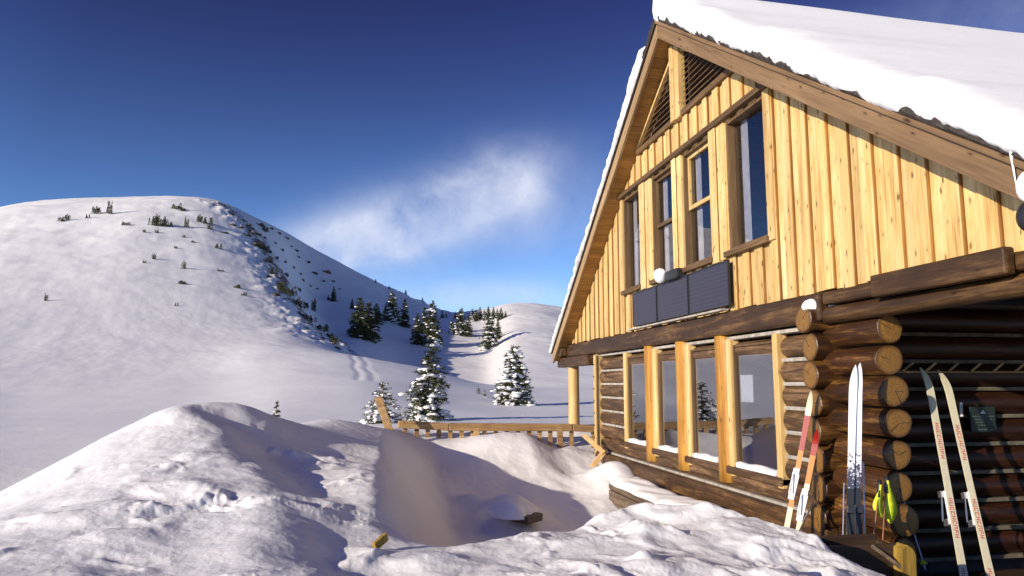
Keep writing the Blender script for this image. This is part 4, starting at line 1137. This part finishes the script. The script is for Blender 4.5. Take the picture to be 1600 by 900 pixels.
# green sign
p = at_y(1534, 655, 6.92)
sg_ = thing('wall_sign', 'small dark green notice board with a pale emblem on the porch wall', 'sign', tuple(p))
f = MB(); f.box(p.x - .15, p.x + .15, 6.90, 6.93, p.z - .13, p.z + .13); f.build('board', M['green_sign'], sg_, bevel=.004)
f = MB()
for (dx, dz, hh, hw_) in ((0, .075, .03, .028), (-.012, .07, .018, .02), (.015, .07, .02, .02)):
    f.add([(p.x + dx - hw_, 6.897, p.z + dz - .012), (p.x + dx + hw_, 6.897, p.z + dz - .012), (p.x + dx, 6.897 - .0005, p.z + dz - .012 + hh * 1.2)], [(0, 1, 2)])
f.build('emblem', M['sign_white'], sg_)
f = MB()
for dz, hw_ in ((.03, .13), (.0, .10), (-.03, .09), (-.06, .06), (-.105, .11)):
    x = -hw_
    while x < hw_:
        l_ = random.uniform(.015, .04); f.box(p.x + x, p.x + min(hw_, x + l_), 6.896, 6.899, p.z + dz - .006, p.z + dz + .006); x += l_ + .009
f.build('lettering', M['sign_pale'], sg_)
p = at_y(1503, 640, 6.9)
th_ = thing('thermometer', 'slim white thermometer on the porch wall beside the green sign', 'thermometer', tuple(p))
f = MB(); f.box(p.x - .015, p.x + .015, 6.90, 6.925, p.z - .075, p.z + .075); f.build('case', M['white_p'], th_, bevel=.006)
f = MB(); f.cyl((p.x, 6.897, p.z - .05), (p.x, 6.897, p.z + .05), .004, n=8); f.build('tube', M['red'], th_)

# ================================================================== trees
def spruce(name, label, base, Ht, Rr, seed, snow=.5, dens=1.0, loc_group=None, lean=0, bare=.06, tuft=1.0, rag=.35, cat='tree'):
    rnd = random.Random(seed)
    root = thing(name, label, cat, tuple(base), loc_group)
    b = Vector(base)
    tr = MB(); tr.cyl(b - Vector((0, 0, .3)), b + Vector((lean, 0, Ht * .97)), Ht * .022 + .01, .006, n=7, seg=5, wob=.06); tr.build('trunk', M['bark'], root)
    V = []; F = []; RV = []
    sn = MB()
    def tri(p, d, s, r):
        # narrow needle spray around direction d
        up = Vector((rnd.gauss(0, 1), rnd.gauss(0, 1), rnd.gauss(0, 1)))
        sd_ = d.cross(up)
        if sd_.length < 1e-4: return
        sd_.normalize(); q = len(V)
        e = p + d * s
        V.extend([p - sd_ * s * .16, p + sd_ * s * .16, e + sd_ * s * .05]); F.append((q, q + 1, q + 2)); RV.extend([r] * 3)
    nw = max(9, int(Ht / (.16 * max(1, Ht / 6)) * dens)) if Ht < 6 else int(26 * dens)
    gap = [rnd.uniform(1 - rag, 1.08) for _ in range(nw + 1)]
    for wq in range(nw):
        u = bare + (1 - bare) * ((wq + rnd.random() * .5) / nw)
        z = Ht * u; Lm = 1.4 * Rr * (1 - u) ** .72 * gap[wq] + Ht * .012
        nb = rnd.randint(6, 9) if u < .8 else rnd.randint(4, 6)
        a0 = rnd.random() * 6.28
        for q in range(nb):
            an = a0 + 6.283 * q / nb + rnd.uniform(-.3, .3); L = Lm * rnd.uniform(1 - rag, 1.1)
            dr = Vector((math.cos(an), math.sin(an), 0)); p0 = b + Vector((lean * u, 0, z + rnd.gauss(0, Ht * .022)))
            rise = .25 * u - .05; sag = (.42 * (1 - u) + .08) * (1.3 if snow > .4 else 1)
            ns = max(3, int(6 * tuft * (.4 + L / Rr)))
            for s_ in range(1, ns + 1):
                t = s_ / ns; p = p0 + dr * L * t + Vector((0, 0, L * (rise * t - sag * t * t)))
                for _ in range(int(9)):
                    d = (dr * rnd.uniform(.1, 1) + Vector((rnd.gauss(0, .5), rnd.gauss(0, .5), rnd.gauss(0.05, .38)))).normalized()
                    tri(p + Vector((rnd.gauss(0, 1), rnd.gauss(0, 1), rnd.gauss(0, .5))) * L * .05, d, Ht * .068 * rnd.uniform(.6, 1.25) * (.6 + .4 * (1 - u)), rnd.random())
                pr = snow * .72 * (1.35 - 1.1 * u) * (.35 + .75 * t)
                if rnd.random() < pr and t > .35:
                    sz = Ht * .034 * rnd.uniform(.4, 1.9) * (1 - .45 * u)
                    sn.blob(p + Vector((0, 0, sz * .22)), sz * rnd.uniform(.9, 1.9), sz * rnd.uniform(.9, 1.9), sz * .5, rnd.random() * 9, .38, 2 if Ht < 5 else 1)
    for _ in range(40):
        tri(b + Vector((lean, 0, Ht * rnd.uniform(.86, .99))), Vector((rnd.gauss(0, .5), rnd.gauss(0, .5), rnd.uniform(.2, 1))).normalized(), Ht * .04, rnd.random())
    cr = MB(); cr.v = [tuple(v) for v in V]; cr.f = F; cr.r = RV; cr.q = [0] * len(V); cr.mi = [0] * len(F); cr.smooth = [False] * len(F)
    c_ = cr.build('crown', M['needles'], root)
    if sn.v: tag(sn.build('snow_load', M['snow_soft'], c_), kind='stuff')
    return root

g3 = None
def near_tree(px, py, top, Rpx, seed, label, snow, dist=None, **kw):
    if dist:
        d = raydir(px, py)[0]; s_ = dist / math.hypot(d.x, d.y); p = Vector((d.x * s_, d.y * s_, 0)); p.z = float(H(p.x, p.y)) - .05
    else: p, dist = ground_at(px, py)
    dep = p.x * .172 + p.y * .977
    ztop = EYE + dep * (600 - top) / 1160 * .985
    return spruce(kw.pop('name', 'spruce_tree'), label, p, ztop - p.z, Rpx / 1160 * dep, seed, snow, **kw), dist
near_tree(597, 660, 597, 32, 11, 'short snow laden spruce behind the tilted fence board', .85, dist=20, rag=.22, tuft=1.5, dens=1.3)
near_tree(665, 658, 536, 44, 12, 'tall ragged snow laden spruce just behind the deck fence', .50, dist=24, rag=.5, dens=1.15, lean=.15)
near_tree(803, 627, 540, 30, 13, 'lone snow laden spruce out on the snowfield right of the fence', .62, dist=44, rag=.25, dens=1.1)
near_tree(432, 652, 626, 7, 14, 'tiny sapling top poking up behind the crest of the left snow bank', .1, dist=19, rag=.4, name='sapling')
near_tree(748, 615, 603, 3.5, 15, 'small bare sapling left of the lone snowfield spruce', .1, dist=52, name='sapling')
near_tree(757, 617, 607, 4, 16, 'small snow dusted sapling close beside the lone snowfield spruce', .5, dist=50, name='sapling')

# three master trees for the slope, copied
protos = []
for sd_, sn_ in ((31, .10), (32, .32), (33, .04)):
    pr = spruce('spruce_tree', 'x', Vector((0, 0, 0)), 8.0, 1.9, sd_, sn_, dens=.9, rag=.35, tuft=.8)
    protos.append(pr)
def copy_tree(o, parent=None):
    c_ = o.copy(); COL.objects.link(c_)
    if parent is not None: c_.parent = parent
    for chd in [q for q in bpy.data.objects if q.parent == o]: copy_tree(chd, c_)
    return c_
slope = [  # px, base y, top y, width factor, master, label
    (561, 528, 463, 1.15, 2, 'dark spruce at the left of the thick clump below the shaded slope'),
    (575, 531, 470, 1.25, 0, 'broad dark spruce in the middle of the thick clump, lowest to the snow'),
    (588, 505, 473, 1.4, 2, 'rounded dark spruce at the right of the thick clump'),
    (550, 483, 465, .8, 2, 'thin dark spruce peeking out left above the thick clump'),
    (521, 471, 446, .8, 2, 'single slim dark spruce high on the shaded slope'),
    (513, 469, 459, .9, 2, 'tiny dark spruce beside the slim one high on the shaded slope'),
    (612, 504, 454, 1.0, 1, 'tall sunlit spruce standing left in the pair right of the clump'),
    (632, 511, 465, .8, 0, 'narrower spruce standing right in the pair right of the clump'),
    (603, 496, 474, 1.1, 2, 'low dark spruce tucked behind the sunlit pair'),
    (675, 541, 469, .85, 1, 'tallest snow flecked spruce above the fence trees'),
    (652, 538, 488, .85, 2, 'dark shaded spruce left of the tallest slope spruce'),
    (663, 520, 478, .8, 0, 'dark spruce half hidden behind the tallest slope spruce'),
    (684, 541, 512, .9, 0, 'small spruce at the right foot of the tallest slope spruce'),
    (719, 524, 482, 1.1, 1, 'bushy spruce near the saddle, left of its neighbour'),
    (731, 526, 492, 1.0, 0, 'smaller spruce touching the bushy saddle spruce on its right'),
    (706, 520, 498, .9, 1, 'small snowy spruce at the left foot of the bushy saddle spruce'),
    (765, 545, 490, 1.05, 1, 'snow dusted spruce at the lower right of the saddle, with a long shadow'),
    (778, 530, 497, .9, 0, 'small dark spruce just right of the snow dusted saddle spruce'),
]
def put(pr, p, Ht, wf):
    o = copy_tree(protos[pr]); o.location = p; s_ = Ht / 8.0; o.scale = (s_ * wf, s_ * wf, s_); o.rotation_euler.z = random.random() * 6.28; return o
for px, by, ty, wf, pr, lab in slope:
    p, dist = ground_at(px, by, 60); dep = p.x * .172 + p.y * .977
    Ht = dep * (by - ty) / 1160; p.z -= .3
    o = put(pr, p, Ht, wf); o['label'] = lab; o['group'] = 'spruces on the slope below the saddle'
# far ridge trees
ridge = [(691, 497, 484), (697, 496, 488), (712, 498, 486), (722, 497, 480), (738, 500, 481), (744, 502, 484), (750, 499, 479), (757, 501, 483), (763, 498, 478), (771, 499, 479), (777, 500, 482), (783, 499, 480), (790, 496, 485), (587, 442, 437), (634, 459, 451), (660, 470, 464), (608, 452, 446)]
for i, (px, by, ty) in enumerate(ridge):
    p, dist = ground_at(px, by, 120); dep = p.x * .172 + p.y * .977
    Ht = max(2.2, dep * (by - ty) / 1160); p.z -= .2
    o = put(i % 3, p, Ht, 1.0)
    o['label'] = 'tiny far spruce in the row on the saddle skyline' if i < 13 else 'tiny lone spruce on the falling skyline of the big hill'
    o['group'] = 'skyline spruces on the saddle' if i < 13 else 'lone skyline spruces on the hill'
for pr in protos:
    for chd in [q for q in bpy.data.objects if q.parent == pr]:
        for g_ in [q for q in bpy.data.objects if q.parent == chd]: bpy.data.objects.remove(g_)
        bpy.data.objects.remove(chd)
    bpy.data.objects.remove(pr)

# wind-stunted shrubs on the hill
def shrub_mesh(seed):
    rnd = random.Random(seed); V = []; F = []; RV = []
    for cl in range(6):
        c0_ = Vector((rnd.uniform(-.7, .7), rnd.uniform(-.6, .6), 0)); h = rnd.uniform(.5, 1.0)
        for _ in range(130):
            u = rnd.random(); an = rnd.random() * 6.28; r_ = .34 * (1 - u) ** .7 * rnd.uniform(.3, 1)
            p = c0_ + Vector((math.cos(an) * r_, math.sin(an) * r_, h * u)); d = Vector((math.cos(an), math.sin(an), rnd.uniform(-.2, 1))).normalized()
            sd_ = d.cross(Vector((rnd.gauss(0, 1), rnd.gauss(0, 1), rnd.gauss(0, 1)))).normalized(); q = len(V); s_ = rnd.uniform(.08, .2)
            V += [p - sd_ * s_ * .3, p + sd_ * s_ * .3, p + d * s_]; F.append((q, q + 1, q + 2)); RV += [rnd.random()] * 3
    cr = MB(); cr.v = [tuple(v) for v in V]; cr.f = F; cr.r = RV; cr.q = [0] * len(V); cr.mi = [0] * len(F); cr.smooth = [False] * len(F)
    return cr
sm = [shrub_mesh(s_).build('shrub', M['needles'], None) for s_ in (51, 52, 53)]
shr = [(150, 334, 14, 12, 'bushy dark shrub near the top of the hill, left of the upright one'), (171, 334, 8, 19, 'narrow upright shrub near the top of the hill'), (95, 346, 9, 8, 'low shrub furthest left near the hill top'), (106, 344, 9, 9, 'low shrub just right of the leftmost one near the hill top'),
       (136, 341, 6, 7, 'tiny shrub below the bushy one near the hill top'), (238, 352, 10, 14, 'left end of the thick dark shrub row below the summit'), (248, 353, 16, 17, 'middle of the thick dark shrub row below the summit'), (260, 354, 14, 14, 'right end of the thick dark shrub row below the summit'),
       (291, 355, 7, 16, 'slim shrub between the two thick shrub rows'), (312, 347, 10, 11, 'left shrub of the pair right of the slim one'), (322, 350, 14, 11, 'right shrub of the pair right of the slim one'), (277, 327, 16, 8, 'low wide shrub just under the summit skyline'), (286, 330, 9, 6, 'small shrub right of the low wide summit shrub'),
       (195, 352, 12, 6, 'flat shrub half buried left of the thick row'), (72, 470, 5, 12, 'lone upright shrub far left on the open slope'), (240, 405, 7, 9, 'small shrub in the middle of the open slope'), (225, 411, 5, 5, 'speck of a shrub left of the mid slope one'), (287, 420, 6, 13, 'upright shrub on the slope below the slim one'),
       (286, 444, 15, 6, 'flat wide shrub lowest but one on the slope'), (275, 478, 5, 6, 'lowest tiny shrub on the open slope'), (245, 364, 6, 6, 'tiny shrub right under the thick row'), (226, 363, 6, 5, 'tiny shrub below left of the thick row'), (302, 379, 7, 4, 'small flat shrub right of mid slope'),
       (328, 358, 7, 9, 'small shrub where the rocky spur begins'), (370, 450, 13, 6, 'flat shrub beside the rocky spur at mid height'), (381, 462, 8, 6, 'small shrub beside the rocky spur lower down'), (345, 424, 10, 4, 'thin streak of shrub left of the rocky spur'),
       (275, 388, 6, 4, 'tiny shrub in the middle of the upper slope'), (340, 388, 10, 8, 'low shrub hugging the upper rocky spur'), (287, 371, 5, 5, 'speck of shrub below the slim upright one')]
for i, (px, by, wpx, hpx, lab) in enumerate(shr):
    p, dist = ground_at(px, by, 60); o = sm[i % 3].copy(); COL.objects.link(o); dep = p.y * .977 + p.x * .172
    o.location = p - Vector((0, 0, .15)); s_ = dep / 1160; o.scale = (wpx * s_ / 1.5, wpx * s_ / 1.5, hpx * s_ / .85); o.rotation_euler.z = random.random() * 6.28
    tag(o, lab, 'shrub', 'wind stunted shrubs on the hill')
# rocks and scrub along the spur
def rock_mesh(seed):
    f = MB(); rnd = random.Random(seed)
    for _ in range(4):
        f.blob((rnd.uniform(-.5, .5), rnd.uniform(-.5, .5), rnd.uniform(-.1, .3)), rnd.uniform(.3, .7), rnd.uniform(.3, .7), rnd.uniform(.25, .5), rnd.random() * 10, .4, 2)
    return f
rm_ = [rock_mesh(s_).build('rock_outcrop', M['rock'], None, smooth=False) for s_ in (1, 2, 3)]
rnd = random.Random(9)
rk = [(400, 384, 20, 9), (412, 390, 10, 9), (405, 352, 10, 6), (414, 362, 9, 6), (395, 366, 7, 6), (420, 410, 9, 6), (418, 432, 9, 7), (426, 428, 9, 8), (436, 447, 10, 8), (442, 456, 14, 12), (432, 462, 12, 10), (452, 462, 13, 10), (462, 474, 14, 10), (470, 482, 12, 12), (478, 478, 9, 10), (489, 486, 7, 14), (476, 496, 14, 10), (487, 503, 9, 7), (497, 512, 10, 9), (506, 518, 12, 8), (515, 528, 10, 12), (522, 538, 9, 10), (528, 545, 7, 8),
      (430, 380, 6, 4), (440, 390, 5, 4), (455, 385, 5, 3), (466, 402, 5, 4), (481, 410, 6, 5), (492, 428, 7, 6), (510, 426, 8, 6), (447, 372, 7, 4), (424, 358, 8, 5), (505, 440, 5, 4), (469, 428, 4, 4), (390, 352, 8, 5), (436, 365, 7, 4), (485, 447, 4, 4), (412, 372, 8, 5), (422, 394, 7, 5), (445, 410, 6, 5), (458, 418, 5, 4), (432, 404, 7, 6), (473, 438, 5, 5), (496, 452, 5, 4), (520, 440, 5, 4), (401, 366, 10, 5), (463, 392, 6, 4), (448, 430, 6, 6), (466, 452, 6, 6), (530, 452, 5, 3), (385, 368, 9, 5), (375, 356, 9, 4), (350, 364, 12, 4), (362, 352, 8, 4)]
for i, (px, by, wpx, hpx) in enumerate(rk):
    p, dist = ground_at(px, by, 60); dep = p.y * .977 + p.x * .172; s_ = dep / 1160
    if i < 23 and i % 2 == 1: o = sm[i % 3].copy(); nm = 'shrub'; COL.objects.link(o); o.scale = (wpx * s_ / 1.1, wpx * s_ / 1.1, hpx * s_ / .65); tag(o, 'dark scrub growing between the rocks on the edge of the spur', 'shrub', 'scrub along the rocky spur')
    else:
        o = rm_[i % 3].copy(); COL.objects.link(o); o.scale = (wpx * s_ / 1.35, wpx * s_ / 1.35, hpx * s_ / .9)
        if i < 23: tag(o, 'dark rock outcrop breaking through the snow on the edge of the spur', 'rock', 'rocks along the edge of the spur')
        else: tag(o, 'small dark rock showing on the shaded upper flank of the hill', 'rock', 'rocks on the shaded flank of the hill')
    o.location = p - Vector((0, 0, .1)); o.rotation_euler.z = rnd.random() * 6.28
for o in sm + rm_: bpy.data.objects.remove(o)
